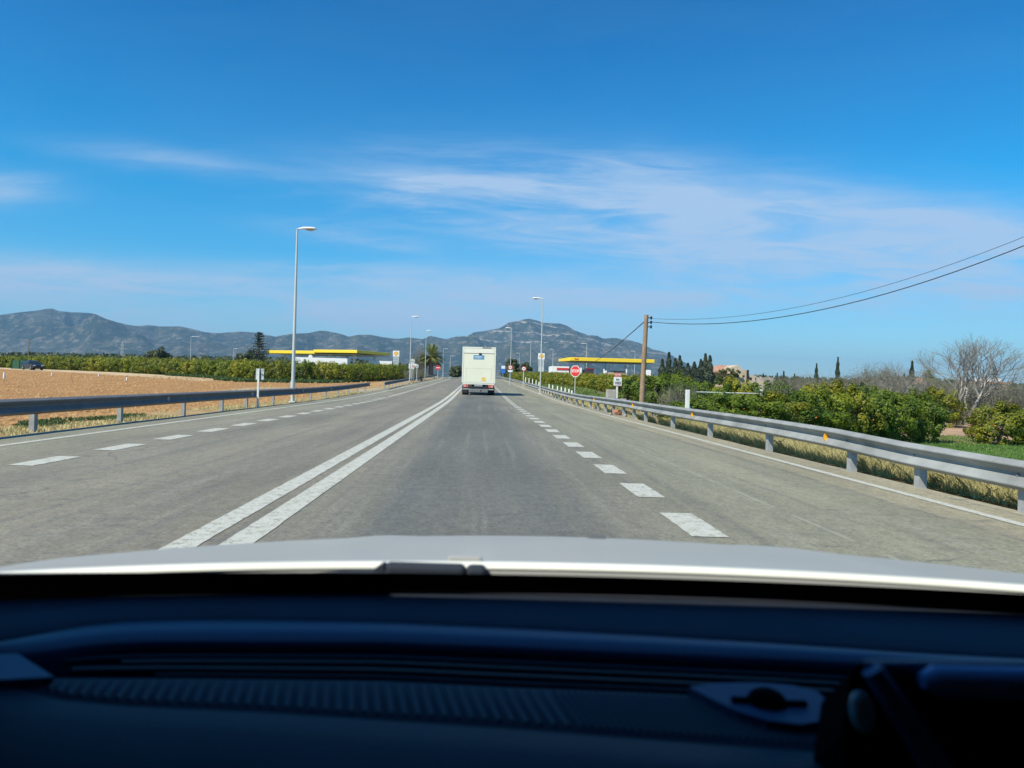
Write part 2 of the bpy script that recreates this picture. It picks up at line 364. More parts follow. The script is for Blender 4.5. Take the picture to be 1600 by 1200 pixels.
# ---------------------------------------------------------------- ground sheet
def axis(parts):
    out = []
    for a, b, st in parts: out += list(np.arange(a, b, st))
    return np.array(out + [parts[-1][1]])
xs = axis([(-14000, -2000, 1500), (-2000, -300, 170), (-300, -100, 12), (-100, -24, 2), (-24, -7.9, 0.35), (-7.9, 5.4, 1.9), (5.4, 24, 0.35), (24, 90, 1.5), (90, 300, 14), (300, 2000, 170), (2000, 14000, 1500)])
ys = axis([(-300, -20, 40), (-20, 3, 3), (3, 60, 0.6), (60, 210, 1.2), (210, 400, 10), (400, 2000, 100), (2000, 14000, 1000)])
hedge_px = [(-60, 556, 142), (0, 556, 140), (60, 556, 136), (120, 557, 129), (200, 558, 122), (280, 560, 112), (330, 561, 106), (400, 562, 95), (460, 563, 97), (520, 565, 100), (570, 568, 110), (600, 569, 122), (632, 570, 135)]
hx = [colx(p, D, 1) for p, _, D in hedge_px]; hD = [D for _, _, D in hedge_px]
def hedgeY(x): return float(np.interp(x, hx, hD))
NX, NY = len(xs), len(ys)
V = np.zeros((NX*NY, 3)); C = np.zeros((NX*NY, 4)); C[:, 3] = 1
def lerp3(a, b, f): return [a[i]+(b[i]-a[i])*f for i in range(3)]
SAND = (0.38, 0.27, 0.135); FIELD = (0.355, 0.195, 0.080); TRACK = (0.50, 0.385, 0.235); LAWN = (0.08, 0.17, 0.035); DRY = (0.42, 0.35, 0.19); SCRUB = (0.17, 0.16, 0.085); DIRT = (0.40, 0.27, 0.17); GRAV = (0.36, 0.31, 0.20)
for j, y in enumerate(ys):
    for i, x in enumerate(xs):
        z = gz(x, y); xl = x-bend(y); k = j*NX+i
        nz = mnoise.noise((x*0.35, y*0.18, 3.3)); nb = mnoise.noise((x*1.3, y*0.9, 7.7))
        if -8.9 < xl < 6.3: z -= 0.06
        else: z += 0.03*nb - 0.02
        c = SCRUB
        if xl <= -8.0:
            c = SAND
            if xl < -8.7+0.2*nz: c = lerp3(SAND, FIELD, sstep((-9.2-xl)/2.5+nz*0.5))
            if x < -11:
                hy = hedgeY(x)
                w = 12 if x < -30 else 5
                if y > hy-w+3*nz: c = TRACK if x < -24 else lerp3(TRACK, (0.12, 0.17, 0.06), 0.75)
                if y > hy-1.5: c = (0.14, 0.13, 0.06)
                z += 0.05*mnoise.noise((x*0.8, y*2.2, 1.1)) if y < hy-w else 0
            if 58 < y < 70 and xl > -20: c = GRAV
            if y > 75 and xl > -14: c = SAND
        elif xl >= 5.3:
            if xl < 5.93+0.1*nz: c = GRAV
            elif xl < 6.6+0.3*nz: c = DRY
            elif y < 46 and xl < 34: c = LAWN if nz > -0.5 else lerp3(LAWN, DRY, 0.5)
            elif y < 62: c = DIRT if xl > 30 else lerp3(SCRUB, DRY, 0.5)
            else: c = SCRUB
            if 27 < y < 62 and 5.9 < xl < 9.5+nz: c = lerp3(GRAV, DIRT, 0.5+0.5*nb)
            if xl > 17 and 40 < y < 60: c = DIRT
        V[k] = (x, y, z); C[k, :3] = c
I = np.arange(NX*NY).reshape(NY, NX)
Fq = np.stack([I[:-1, :-1].ravel(), I[:-1, 1:].ravel(), I[1:, 1:].ravel(), I[1:, :-1].ravel()], 1)
me = npmesh('ground', V, Fq, soil_m, smooth=True)
ca = me.color_attributes.new('soil', 'FLOAT_COLOR', 'POINT'); ca.data.foreach_set('color', C.astype(np.float32).ravel())
tag(link('ground', me), kind='structure')

# ---------------------------------------------------------------- road and markings
rys = list(np.arange(-30, 40, 5.0)) + list(np.arange(40, 260, 2.5))
def wob(y, s): return 0.05*mnoise.noise((s, y*0.35, 0)) + 0.03*mnoise.noise((s, y*1.7, 4))
def strip(mb, xa, xb, y0, y1, dz, edge=0.0):
    st = [y0] + [y for y in rys if y0 < y < y1] + [y1]
    fa = xa if callable(xa) else (lambda y: xa); fb = xb if callable(xb) else (lambda y: xb)
    vs = []
    if edge: st = [y0] + list(np.arange(y0+.12, min(y1-.05, 40), .12)) + [y for y in st if y > 40 and y < y1] + [y1]
    for y in st:
        b = bend(y); j1 = edge*(0.25*mnoise.noise((fa(y)*9, y*3.1, 0))+.7*mnoise.noise((fa(y)*5, y*9, 2))); j2 = edge*(0.25*mnoise.noise((fb(y)*9, y*2.7, 5))+.7*mnoise.noise((fb(y)*5, y*9, 7)))
        vs += [(fa(y)+b+j1, y, ramp(y)+dz), (fb(y)+b+j2, y, ramp(y)+dz)]
    mb.add(vs, [(2*i, 2*i+1, 2*i+3, 2*i+2) for i in range(len(st)-1)])
rys2 = rys; rys = list(np.arange(-30, 110, 0.7)) + list(np.arange(110, 260, 2.5))
mb = MB(); strip(mb, lambda y: -8.3+wob(y, 1.0), lambda y: 5.72+wob(y, 9.0), -30, 250, 0.0)
tag(mb.build('road', asph), kind='structure')
rys = rys2
for nm, pieces in (
    ('centre_line', [(-2.13, -1.92, -5, 250), (-1.79, -1.57, -5, 250)]),
    ('edge_line', [(-7.42, -7.28, -5, 250), (5.06, 5.19, -5, 250)])):
    mb = MB()
    for a, b, y0, y1 in pieces: strip(mb, a, b, y0, y1, 0.005, .014)
    tag(mb.build(nm, paint), kind='structure')
mb = MB(); y = 4.05
while y < 92: strip(mb, 1.75, 2.05, y, y+1.12, 0.005, .02); y += 2.12
strip(mb, 1.78, 2.0, 92, 250, 0.005)
tag(mb.build('broken_lane_line_right', paint), kind='structure')
mb = MB(); y = 5.25
while y < 47: strip(mb, -5.80, -5.48, y, y+1.15, 0.005, .02); y += 2.12
strip(mb, -5.72, -5.56, 48, 250, 0.005)
tag(mb.build('broken_lane_line_left', paint), kind='structure')
# ---------------------------------------------------------------- mountains
sky_pts = [(-700, 520), (-520, 505), (-350, 512), (-180, 500), (-60, 498), (0, 492), (30, 488), (58, 485), (72, 482.5), (82, 482), (92, 486), (110, 487.5), (140, 489), (150, 491), (165, 498), (185, 504), (200, 507.5), (215, 509.5), (232, 508), (250, 510), (282, 510), (300, 514), (320, 519), (340, 520.5), (365, 519), (378, 518), (400, 520), (415, 523), (430, 526), (455, 521.5), (482, 520.5), (500, 516.5), (510, 517), (530, 521), (545, 526), (560, 523), (580, 523), (600, 527), (620, 529.5), (640, 527), (660, 530), (672, 524.5), (683, 527), (697, 530), (712, 526), (730, 525), (740, 519.5), (760, 516.5), (780, 513), (790, 507.5), (796, 503), (810, 501.5), (820, 498.5), (828, 498), (840, 501), (850, 504.5), (875, 505.5), (886, 509), (900, 517), (920, 524), (932, 524), (942, 529), (960, 528), (980, 530.5), (1000, 536), (1010, 541), (1020, 546), (1035, 549), (1050, 555), (1062, 562), (1080, 572), (1100, 582), (1130, 592), (1200, 604)]
su = []; sv = []
for p in sky_pts:
    u, v = uv(*p); su.append(u/F); sv.append(-v/F)
NU, NT = 620, 110
us = np.linspace(su[0], su[-1], NU); ang = np.interp(us, su, sv)
dist = 3600+np.linspace(0, 1, NT)**1.0*4200
Zm = np.zeros((NT, NU))
for i in range(NU):
    u = us[i]
    for j in range(NT):
        t = j/(NT-1); Yd = dist[j]
        sh = (sstep(t/0.72)**1.15) if t < 0.72 else 1-0.8*sstep((t-0.72)/0.28)
        p = (u*Yd/700.0, Yd/1100.0, 0.0)
        q = (u*Yd/260.0, Yd/520.0, 5.0)
        rd = 1-abs(mnoise.noise(p))*2; r2 = 1-abs(mnoise.noise(q))*2; r3 = mnoise.noise((u*Yd/90.0, Yd/130.0, 9.0))
        Zm[j, i] = sh*(1+0.46*(rd-0.6)*(1-abs(2*t-1)*0.3)+0.24*(r2-0.5)+0.07*r3) if t < 0.9 else sh*0.8
angm = (Zm/dist[:, None]).max(0)
Zw = Zm/angm*np.maximum(ang, 0.0005) + H
Zw[0] = np.minimum(Zw[0], 2); Zw = np.maximum(Zw, -2)
Vm = np.stack([us[None, :]*dist[:, None], np.repeat(dist[:, None], NU, 1), Zw], 2).reshape(-1, 3)
I = np.arange(NU*NT).reshape(NT, NU)
Fq = np.stack([I[:-1, :-1].ravel(), I[:-1, 1:].ravel(), I[1:, 1:].ravel(), I[1:, :-1].ravel()], 1)
m, t, b = newmat('mountain_scrub'); co = coords(t, 'Object'); s = nn(t, 'ShaderNodeSeparateXYZ'); t.links.new(co, s.inputs[0])
ms = mapping(t, co, (1, 0.5, 1.4))
n1 = noise(t, ms, 0.0035, 7, 0.65); n2 = noise(t, ms, 0.016, 6, 0.72); n3 = noise(t, ms, 0.05, 4, 0.7)
c = mixc(t, mapr(t, n1, 0.38, 0.62), (0.028, 0.042, 0.024), (0.085, 0.085, 0.055))
c = mixc(t, mapr(t, n2, 0.50, 0.60, 0, 0.75), c, (0.24, 0.205, 0.155))
c = mixc(t, mapr(t, n3, 0.46, 0.58, 0, 0.6), c, (0.025, 0.035, 0.022))
# strata cliffs on the high central mountain
zs = mth(t, 'ADD', mth(t, 'ADD', s.outputs[2], mth(t, 'MULTIPLY', s.outputs[0], 0.12)), mth(t, 'MULTIPLY', noise(t, ms, 0.004, 3), 120))
band = mapr(t, mth(t, 'ABSOLUTE', mth(t, 'SUBTRACT', mth(t, 'FRACT', mth(t, 'DIVIDE', zs, 95)), 0.5)), 0.0, 0.09, 1, 0)
bm_ = mth(t, 'MULTIPLY', mth(t, 'MULTIPLY', band, mapr(t, n2, 0.40, 0.55)), mth(t, 'MULTIPLY', mapr(t, s.outputs[2], 200, 380), mapr(t, s.outputs[0], -300, 200)))
c = mixc(t, mth(t, 'MULTIPLY', bm_, 0.85), c, (0.50, 0.44, 0.36))
t.links.new(c, b.inputs['Base Color']); b.inputs['Roughness'].default_value = 1; b.inputs['Specular IOR Level'].default_value = 0
bp = nn(t, 'ShaderNodeBump'); bp.inputs['Strength'].default_value = 1.0; bp.inputs['Distance'].default_value = 30
t.links.new(mth(t, 'ADD', n2, mth(t, 'MULTIPLY', n3, 0.4)), bp.inputs['Height']); t.links.new(bp.outputs[0], b.inputs['Normal'])
me = npmesh('mountains', Vm, Fq, m, smooth=True); tag(link('mountains', me), kind='structure')

# ---------------------------------------------------------------- guardrails
def arc_d(path):
    return path
WB = [(0, .31), (.012, .306), (.07, .272), (.081, .262), (.081, .25), (.07, .239), (.012, .186), (0, .176), (0, .150), (.01, .140), (.07, .072), (.081, .06), (.081, .048), (.07, .038), (.012, .004), (0, 0)]
def dip(y, side): return float(np.interp(y, [6, 8, 9.6, 12, 15], [.11, .10, .09, .025, 0])) if side < 0 else 0.0
galv_shade_dark = plain('shade_dark_steel', (0.17, 0.17, 0.175), 0.75, 0.0, var=0.15, scale=2.2, spec=0.15)  # left rail's shade is put into this darker tone; bolts share it
def guardrail(label, pathfn, y0, y1, side, posts, reflectors, refl_mat, rail_z=0.335):
    # side = +1: beam bulges towards +x (left hand rail), -1: towards -x (right hand rail)
    g = thing('guardrail', label, 'guardrail', (pathfn(y0), y0, ramp(y0)))
    ox, oy, oz = g.location
    st = [y0] + [y for y in np.arange(math.ceil(y0/2)*2, y1, 2.0) if y > y0+0.2] + [y1]
    pts = [(pathfn(y)-ox, y-oy, ramp(y)+rail_z-oz-dip(y, side)) for y in st]
    front = [(side*a, z) for a, z in WB]; back = [(side*(a-0.006), z) for a, z in WB][::-1]
    mb = MB(); mb.sweep(front+back, pts, close=True)
    for p, rev in ((pts[0], 0), (pts[-1], 1)):
        n = len(WB)
        vs = [(p[0]+side*a, p[1], p[2]+z) for a, z in WB] + [(p[0]+side*(a-0.006), p[1], p[2]+z) for a, z in WB]
        mb.add(vs, [(i, i+1, n+i+1, n+i) for i in range(n-1)])
    mb.build('beam', galv if side < 0 else galv_shade_dark, g)
    if False:                                   # bolts and overlap joints seen on the near beam
        mj = MB()
        for y in posts:
            x = pathfn(y)-ox; z = ramp(y)+rail_z-oz
            mj.tube([(x-0.002, y-oy, z+.155), (x-0.016, y-oy, z+.155)], 0.016, 6)
            if int(y) % 4 == 0:
                for dz in (.215, .10):
                    for dy in (-.1, .1): mj.tube([(x-0.045, y-oy+dy, z+dz), (x-0.062, y-oy+dy, z+dz)], 0.014, 6)
        mj.build('bolts', galv_post, g)
    for y in posts:
        x = pathfn(y); z0 = gz(x, y)-0.25; zt = ramp(y)+rail_z+0.24-dip(y, side); s = side
        mb = MB(); w = 0.06; d = 0.10; tk = 0.006
        xc = x-ox-s*(0.02+d/2); cy = y-oy
        mb.box(xc-d/2, xc+d/2, cy-w, cy-w+tk, z0-oz, zt-oz)        # web
        mb.box(xc-d/2, xc-d/2+tk, cy-w+tk+.001, cy+w, z0-oz, zt-oz); mb.box(xc+d/2-tk, xc+d/2, cy-w+tk+.001, cy+w, z0-oz, zt-oz)
        mb.box(xc-d/2+tk+.001, xc-d/2+0.03, cy+w-tk, cy+w, z0-oz, zt-oz); mb.box(xc+d/2-0.03, xc+d/2-tk-.001, cy+w-tk, cy+w, z0-oz, zt-oz)
        mb.build('post', galv_post, g)
    if side < 0:
        for y in posts[:7]:
            x = pathfn(y)-ox; z = ramp(y)+rail_z-oz-dip(y, side)+.155
            MB().tube([(x+side*.001, y-oy+.03, z), (x+side*.016, y-oy+.03, z)], .017, 8).build('bolt', galv_shade_dark, g)
    for y in reflectors:
        x = pathfn(y)-ox; z = ramp(y)+rail_z-oz+.155-dip(y, side); mb = MB()
        pts2 = [(0, -0.075)] + [(0.062*math.cos(a), 0.075*math.sin(a)) for a in np.linspace(-PI/2+0.25, PI/2-0.25, 7)] + [(0, 0.075)]
        M = Matrix.Translation((x+side*0.005, y-oy, z)) @ Matrix.Scale(side, 4, (1, 0, 0))
        q = [(a*1.25, b*1.1) for a, b in pts2]
        mb.prism(q, 0.012, M, 0, 1); mb.build('reflector', [refl_mat, rusty], g)
    return g
def rpath(y): return float(np.interp(y, [-10, 7, 24, 30, 41, 60, 130, 200], [5.62, 5.60, 5.60, 5.72, 5.42, 5.45, 5.55, 5.6])) + bend(y)
def lpath(y): return float(np.interp(y, [-10, 12, 20, 62, 66, 104, 160, 230], [-8.48, -8.48, -8.5, -8.8, -8.1, -9.0, -9.3, -9.3])) + bend(y)*0.6
rposts = [5.9, 7.9, 9.8, 11.6, 14.9, 18.7, 22.3, 26.1, 28.3, 30.4, 32.4, 34.2, 36] + list(np.arange(38, 90, 2.4)) + list(np.arange(91, 190, 4))
guardrail('galvanised steel crash barrier with amber reflectors along the right verge', rpath, 2.5, 190, -1, rposts, [12.25, 19.9, 28, 36.5], amber)
lposts = [10.8, 14.8, 18.4, 22.4, 25.8, 28.6, 32.4, 36, 40, 44, 48, 52, 56, 60]
guardrail('grey crash barrier with white reflectors beside the brown ploughed field', lpath, 6, 62, 1, lposts, [21.0, 29.0, 37.6, 45], white_refl)
guardrail('far crash barrier on the left verge beyond the driveway gap', lpath, 66, 200, 1, list(np.arange(67, 200, 4)), [], white_refl)

# ---------------------------------------------------------------- street lamps
def lamp(px, ytop, D, dirx, label, h=8.0, r=0.068, arm=0.9, group='street lamps along the road', small=False):
    b = base(px, D); zt = ztop(px, ytop, D)-b.z
    t = thing('street_lamp', label, 'street lamp', b, 0, group)
    mb = MB(); mb.tube([(0, 0, -0.1), (0, 0, zt*0.5), (0, 0, zt)], [r, r*0.75, r*0.45], 10)
    if not small: mb.box(-.16, .16, -.16, .16, -0.1, 0.03, b=0.01); mb.box(-r*1.02-.02, -r*0.6, -.06, .06, 0.55, 0.95, b=.008)
    mb.build('pole', lamp_paint, t)
    mb = MB(); s = dirx
    # luminaire: long shell tapering at the pole
    secs = [(-0.05, .045, .03, 0), (0.12, .08, .05, .02), (0.3, .13, .085, .035), (0.62, .15, .085, .04), (arm-.08, .14, .075, .035), (arm, .09, .04, .02)]
    vs = []; n = 10
    for x, wy, hz, zc in secs:
        for j in range(n):
            a = 2*PI*j/n; zz_ = math.sin(a)*hz; zz_ = zz_ if zz_ > 0 else zz_*0.35
            vs.append((s*x, math.cos(a)*wy, zt+0.0+zc+zz_))
    mb.add(vs, [(i*n+j, i*n+(j+1) % n, (i+1)*n+(j+1) % n, (i+1)*n+j) for i in range(len(secs)-1) for j in range(n)] + [list(range(n)), list(range((len(secs)-1)*n, len(secs)*n))], 0, True)
    mb.build('lamp_head', sign_white, t)
    mb = MB(); vs = []
    for x, wy, hz in ((.40, .09, .03), (.52, .12, .075), (.68, .12, .085), (.80, .08, .03)):
        for j in range(7):
            a = PI+PI*j/6; vs.append((s*x, math.cos(a)*wy, zt+.015+math.sin(a)*hz))
    mb.add(vs, [(i*7+j, i*7+j+1, (i+1)*7+j+1, (i+1)*7+j) for i in range(3) for j in range(6)], 0, True)
    mb.build('lens', plain_lens, t)
    return t
plain_lens = plain('lamp_lens', (0.42, 0.42, 0.34), 0.3)
lamp(457, 358, 36, 1, 'tall street lamp nearest the camera, standing by the left crash barrier', r=0.095)
lamp(640, 495, 92.7, 1, 'tall street lamp beside the round-backed signs on the left verge')
lamp(664, 517, 125, 1, 'street lamp just left of the palm, head above the mountain line')
lamp(660, 538, 196, -1, 'small far street lamp immediately left of the palm trunk')
lamp(844, 467, 66, -1, 'tall street lamp behind the right crash barrier, in front of the white price sign')
lamp(797, 513, 112, -1, 'street lamp just right of the white truck, beside the round no-overtaking sign')
gA = 'distant lamp posts'
for px, yt, D, s, lab, ar in (
    (297, 526, 230, 1, 'thin lamp post rising behind the left orchard, right of the round dark tree', 2.6),
    (364, 545, 260, 1, 'short far lamp post behind the left orchard, beside the bushy tree under the tall conifer', 1.5),
    (692, 545, 260, 1, 'far lamp post between the palm and the white truck', 1.5),
    (703, 556, 300, 1, 'farthest short lamp post just left of the white truck', 1.5),
    (828, 536, 220, -1, 'thin grey lamp post left of the white price sign with its head left', 1.5),
    (811, 552, 300, -1, 'short pale lamp post above the dark round bush', 1.5),
    (863, 546, 230, -1, 'thin pole above the red and white forecourt shop, left one', 1.0),
    (915.5, 537, 200, -1, 'thin lamp post passing in front of the yellow canopy right of the stop sign', 1.5),
    (991, 549, 260, -1, 'thin lamp post standing just left of the wooden utility pole behind the canopy', 1.5)):
    lamp(px, yt, D, s, lab, r=0.12, arm=ar, group=gA, small=True)

# ---------------------------------------------------------------- signs
def text_mesh(s, size, depth=0.004):
    cu = bpy.data.curves.new('txt', 'FONT'); cu.body = s; cu.size = size; cu.align_x = 'CENTER'; cu.align_y = 'CENTER'; cu.extrude = depth; cu.offset = size*0.02
    o = bpy.data.objects.new('txt', cu); col.objects.link(o); bpy.context.view_layer.update()
    me = bpy.data.meshes.new_from_object(o.evaluated_get(bpy.context.evaluated_depsgraph_get()))
    bpy.data.objects.remove(o); return me
def put_text(s, size, mat, parent, x, y, z, sx=1.0, name='lettering'):
    me = text_mesh(s, size); me.materials.clear(); me.materials.append(mat)
    me.transform(Matrix.Translation((x, y, z)) @ Matrix.Rotation(R(90), 4, 'X') @ Matrix.Diagonal((sx, 1, 1, 1)))
    me.name = name; return link(name, me, parent)
def ngon(n, r, ph=0.0): return [(r*math.cos(2*PI*i/n+ph), r*math.sin(2*PI*i/n+ph)) for i in range(n)]
def rrect(w, h, r=0.04):
    o = []
    for cx_, cy_, a0 in ((w/2-r, h/2-r, 0), (-w/2+r, h/2-r, 90), (-w/2+r, -h/2+r, 180), (w/2-r, -h/2+r, 270)):
        for k in range(4): a = R(a0+30*k); o.append((cx_+r*math.cos(a), cy_+r*math.sin(a)))
    return o
def at(x, y, z): return Matrix.Translation((x, y, z))
def signbase(px, D, name, label, cat='road sign', h=2.5, r=0.035, mat=None, rz=0, group=None):
    b = base(px, D); t = thing(name, label, cat, b, rz, group)
    MB().tube([(0, .05, -0.3), (0, .05, h)], r, 8).build('post', mat or galv_post, t); return t, b
# stop sign
D = 62; px = 897.5; t, b = signbase(px, D, 'stop_sign', 'red octagonal stop sign on a grey post behind the right crash barrier', h=1)
zc = ztop(898.5, 580, D)-b.z; rr = 17.5/2/F*D/math.cos(PI/8)*1.0
for o in [o for o in bpy.data.objects if o.parent == t]: bpy.data.objects.remove(o)
MB().tube([(0, .05, -0.3), (0, .05, zc+.2)], .04, 8).build('post', sign_back, t)
MB().prism(ngon(8, rr, PI/8), 0.02, at(0.02, 0, zc), 0, 1).build('border_plate', [sign_white, sign_back], t)
MB().prism(ngon(8, rr*0.9, PI/8), 0.004, at(0.02, -0.005, zc), 0).build('face', sign_red, t)
t.rotation_euler = (0, 0, -0.68)
put_text('STOP', rr*0.66, sign_white, t, 0.02, -0.012, zc, 0.95)
# kilometre sign
D = 44; px = 963.5; b = base(px, D); t = thing('kilometre_sign', 'white road sign with red header and black figures, right of the stop sign', 'road sign', b)
zt = ztop(964, 603, D)-b.z; s_ = D/F
MB().box(-.05, .05, .02, .10, -0.3, zt+.3).build('post', white_post_m, t)
w = 12.5*s_; h1 = 14*s_; h2 = 6*s_
MB().prism(rrect(w, h1, .03), .02, at(0.02, 0, zt+h1/2)).build('panel', sign_white, t)
rim = MB(); rim.box(-w/2+.05, w/2-.01, -.004, 0.0, zt+.012, zt+.03); rim.build('panel_border', sign_red, t)
MB().prism(rrect(w*.84, h2, .03), .02, at(0.02, 0, zt+h1+.015+h2/2)).build('header_panel', plain('sign_salmon', (0.62, 0.13, 0.08), 0.5), t)
put_text('N-340', h2*0.62, sign_white, t, 0.02, -.008, zt+h1+.02+h2/2, 0.9)
put_text('km', h1*0.3, ink, t, 0.02, -.008, zt+h1*.72, 1.0, 'unit_lettering')
put_text('1055', h1*0.42, ink, t, 0.02, -.008, zt+h1*.32, 0.85, 'figures')
# round signs beyond
def round_sign(px, yc, D, rpx, label, face='ban', plate=False):
    b = base(px, D); t = thing('round_sign', label, 'road sign', b); zc = ztop(px, yc, D)-b.z; r = rpx*D/F
    MB().tube([(0, .06, -.3), (0, .06, zc)], .05, 8).build('post', sign_back, t)
    if face == 'back':
        MB().prism(ngon(20, r), .02, at(0, 0, zc)).build('back_plate', sign_back, t)
        MB().box(-r*.8, r*.8, -.03, 0, zc-.03, zc+.03).build('bracket', galv_post, t)
    elif face == 'noentry':
        MB().prism(ngon(20, r), .02, at(0, 0, zc)).build('plate', sign_red, t)
        MB().box(-r*.7, r*.7, -.008, -.002, zc-r*.16, zc+r*.16).build('white_bar', sign_white, t)
    else:
        MB().prism(ngon(20, r), .02, at(0, 0, zc)).build('plate', sign_red, t)
        MB().prism(ngon(20, r*.72), .004, at(0, -.006, zc)).build('white_disc', sign_white, t)
        mb = MB()
        for q, s in ((0, 1),): mb.box(r*q-r*.34, r*q+r*.34, -.014, -.009, zc-r*.13, zc+r*.1, b=.004)
        mb.build('symbol', [ink], t)
    if plate: MB().prism(rrect(r*2, r*.9, .04), .02, at(0, 0, zc-r*1.6)).build('sub_plate', sign_white, t)
    return t
round_sign(796.6, 574, 104, 3.6, 'round red-rimmed ban sign with a white plate below, nearest the truck', plate=True)
round_sign(817.6, 576, 84, 3.8, 'round red-rimmed sign on a pale post above the far right barrier')
round_sign(684, 574.5, 150, 3.8, 'red no-entry sign below the palm on the left verge', 'noentry')
round_sign(643.4, 564.5, 100, 4.0, 'larger round grey sign back above the small panels by the left lamp', 'back')
round_sign(651, 572, 106, 2.8, 'smaller round grey sign back right of the arrow panel', 'back')
# warning panels under the large round back
D = 99; b = base(640.5, D); t = thing('panel_sign', 'small white panel with red marks below the round sign back on the left verge', 'road sign', b)
z = ztop(640.5, 572, D)-b.z
MB().box(-.06, .06, .02, .1, -.3, z).build('post', white_post_m, t)
MB().prism(rrect(.42, .62, .03), .02, at(0, 0, z)).build('panel', sign_white, t)
MB().box(-.12, .12, -.006, -.001, z+.05, z+.12).build('upper_mark', sign_red, t); MB().box(-.14, .14, -.006, -.001, z-.16, z-.09).build('lower_mark', ink, t)
D = 101; b = base(646, D); t = thing('chevron_sign', 'small tilted arrow panel of red and white between the round sign backs', 'road sign', b)
z = ztop(646, 572, D)-b.z
MB().tube([(0, .05, -.3), (0, .05, z)], .035, 6).build('post', galv_post, t)
mb = MB(); mb.prism([(-.3, .32), (.32, .32), (.3, .1), (-.05, -.4), (-.25, -.3), (.02, .1), (-.3, .12)], .02, at(0, 0, z)); mb.build('arrow_panel', sign_white, t)
MB().prism([(-.1, -.2), (.16, .14), (.22, .08), (-.02, -.28)], .004, at(0, -.006, z)).build('red_stripe', sign_red, t)
# blue service sign
D = 128; b = base(785.6, D); t = thing('service_sign', 'small blue and white rectangular sign just right of the truck', 'road sign', b)
z = ztop(785.6, 577, D)-b.z
MB().tube([(0, .06, -.3), (0, .06, z)], .05, 6).build('post', galv_post, t)
MB().prism(rrect(.78, 1.35, .05), .02, at(0, 0, z)).build('panel', sign_blue, t)
MB().box(-.30, .30, -.006, -.001, z+.1, z+.58).build('white_field', sign_white, t)
# twin back panels on the left verge
D = 29; b = base(402.5, D); t = thing('roadside_panel_sign', 'pair of pale panels seen from behind on a post at the left barrier', 'road sign', b)
zb = ztop(404, 594, D)-b.z; ztp = ztop(404, 576, D)-b.z; s_ = D/F
MB().box(-.035, .035, -.03, .03, -.3, ztp-.05).build('post', white_post_m, t)
for x0, x1, rz in ((-4.6*s_, 1.5*s_, 0), (3.2*s_, 8.2*s_, 0)):
    mb = MB(); mb.box(x0, x1, .03, .05, zb, ztp, b=.008); mb.box(x0+.012, x1-.012, .015, .029, zb+.03, zb+.045); mb.box(x0+.012, x1-.012, .015, .029, ztp-.045, ztp-.03)
    mb.build('panel', sign_back, t); MB().box((x0+x1)/2-.02, (x0+x1)/2+.02, .0, .03, (zb+ztp)/2-.015, (zb+ztp)/2+.015).build('clamp', black_m, t)
MB().box(1.6*s_, 3.1*s_, .02, .04, zb-.02, ztp).build('hinge_bar', plain('slate_bar', (0.07, 0.09, 0.13), .6), t)

# price signs (with scallop emblem)
def scallop(r):
    pts = [(-.28*r, -.95*r), (-.34*r, -.62*r)]
    for k in range(9):
        a = PI*1.12-PI*1.24*k/8; rr_ = r*(1.0 if k % 2 == 0 else .94); pts.append((rr_*math.cos(a), rr_*math.sin(a)*.95))
    pts += [(.34*r, -.62*r), (.28*r, -.95*r)]; return pts
emb_m = plain('emblem_gold', (0.80, 0.50, 0.06), 0.4)
def price_sign(px, y0, y1, yb, D, wpx, label):
    b = base(px, D); t = thing('price_sign', label, 'sign', b, 0, 'petrol station price signs'); s_ = D/F
    za, zb_ = ztop(px, y1, D)-b.z, ztop(px, y0, D)-b.z; zl = ztop(px, yb, D)-b.z; w = wpx*s_
    MB().box(-w/2, w/2, 0, .35, za, zb_, b=.03).build('emblem_box', wallw, t)
    MB().box(-w*.42, w*.42, .03, .32, zl-2.0, za-.05).build('price_panel', sign_back, t)
    mb = MB()
    for k in range(4): mb.box(-w*.34, w*.30, .018, .03, za-.35-k*.38-.09, za-.35-k*.38+.06)
    mb.build('price_rows', plain('price_text', (.2, .23, .3), .5), t)
    r = (zb_-za)*.36; MB().prism(scallop(r*1.12), .01, at(0, -.02, (za+zb_)/2)).build('emblem_border', sign_red, t)
    MB().prism(scallop(r), .01, at(0, -.032, (za+zb_)/2)).build('emblem', emb_m, t)
price_sign(618, 548, 557, 568, 190, 10, 'white price sign with a golden shell emblem beside the left yellow canopy')
price_sign(845, 552, 561.5, 576, 178, 10, 'white price sign with a golden shell emblem behind the right street lamp')

# ---------------------------------------------------------------- petrol stations
def canopy(t, p0, p1, depth, th, sideto, nposts, gzv):
    d = (p1-p0); d.z = 0; L = d.length; a = math.atan2(d.y, d.x)
    M = Matrix.Translation((p0.x, p0.y, p0.z)) @ Matrix.Rotation(a, 4, 'Z')
    mb = MB(); mb.box(0, L, 0, depth, -th, 0, mat=M, b=.06); return M, L
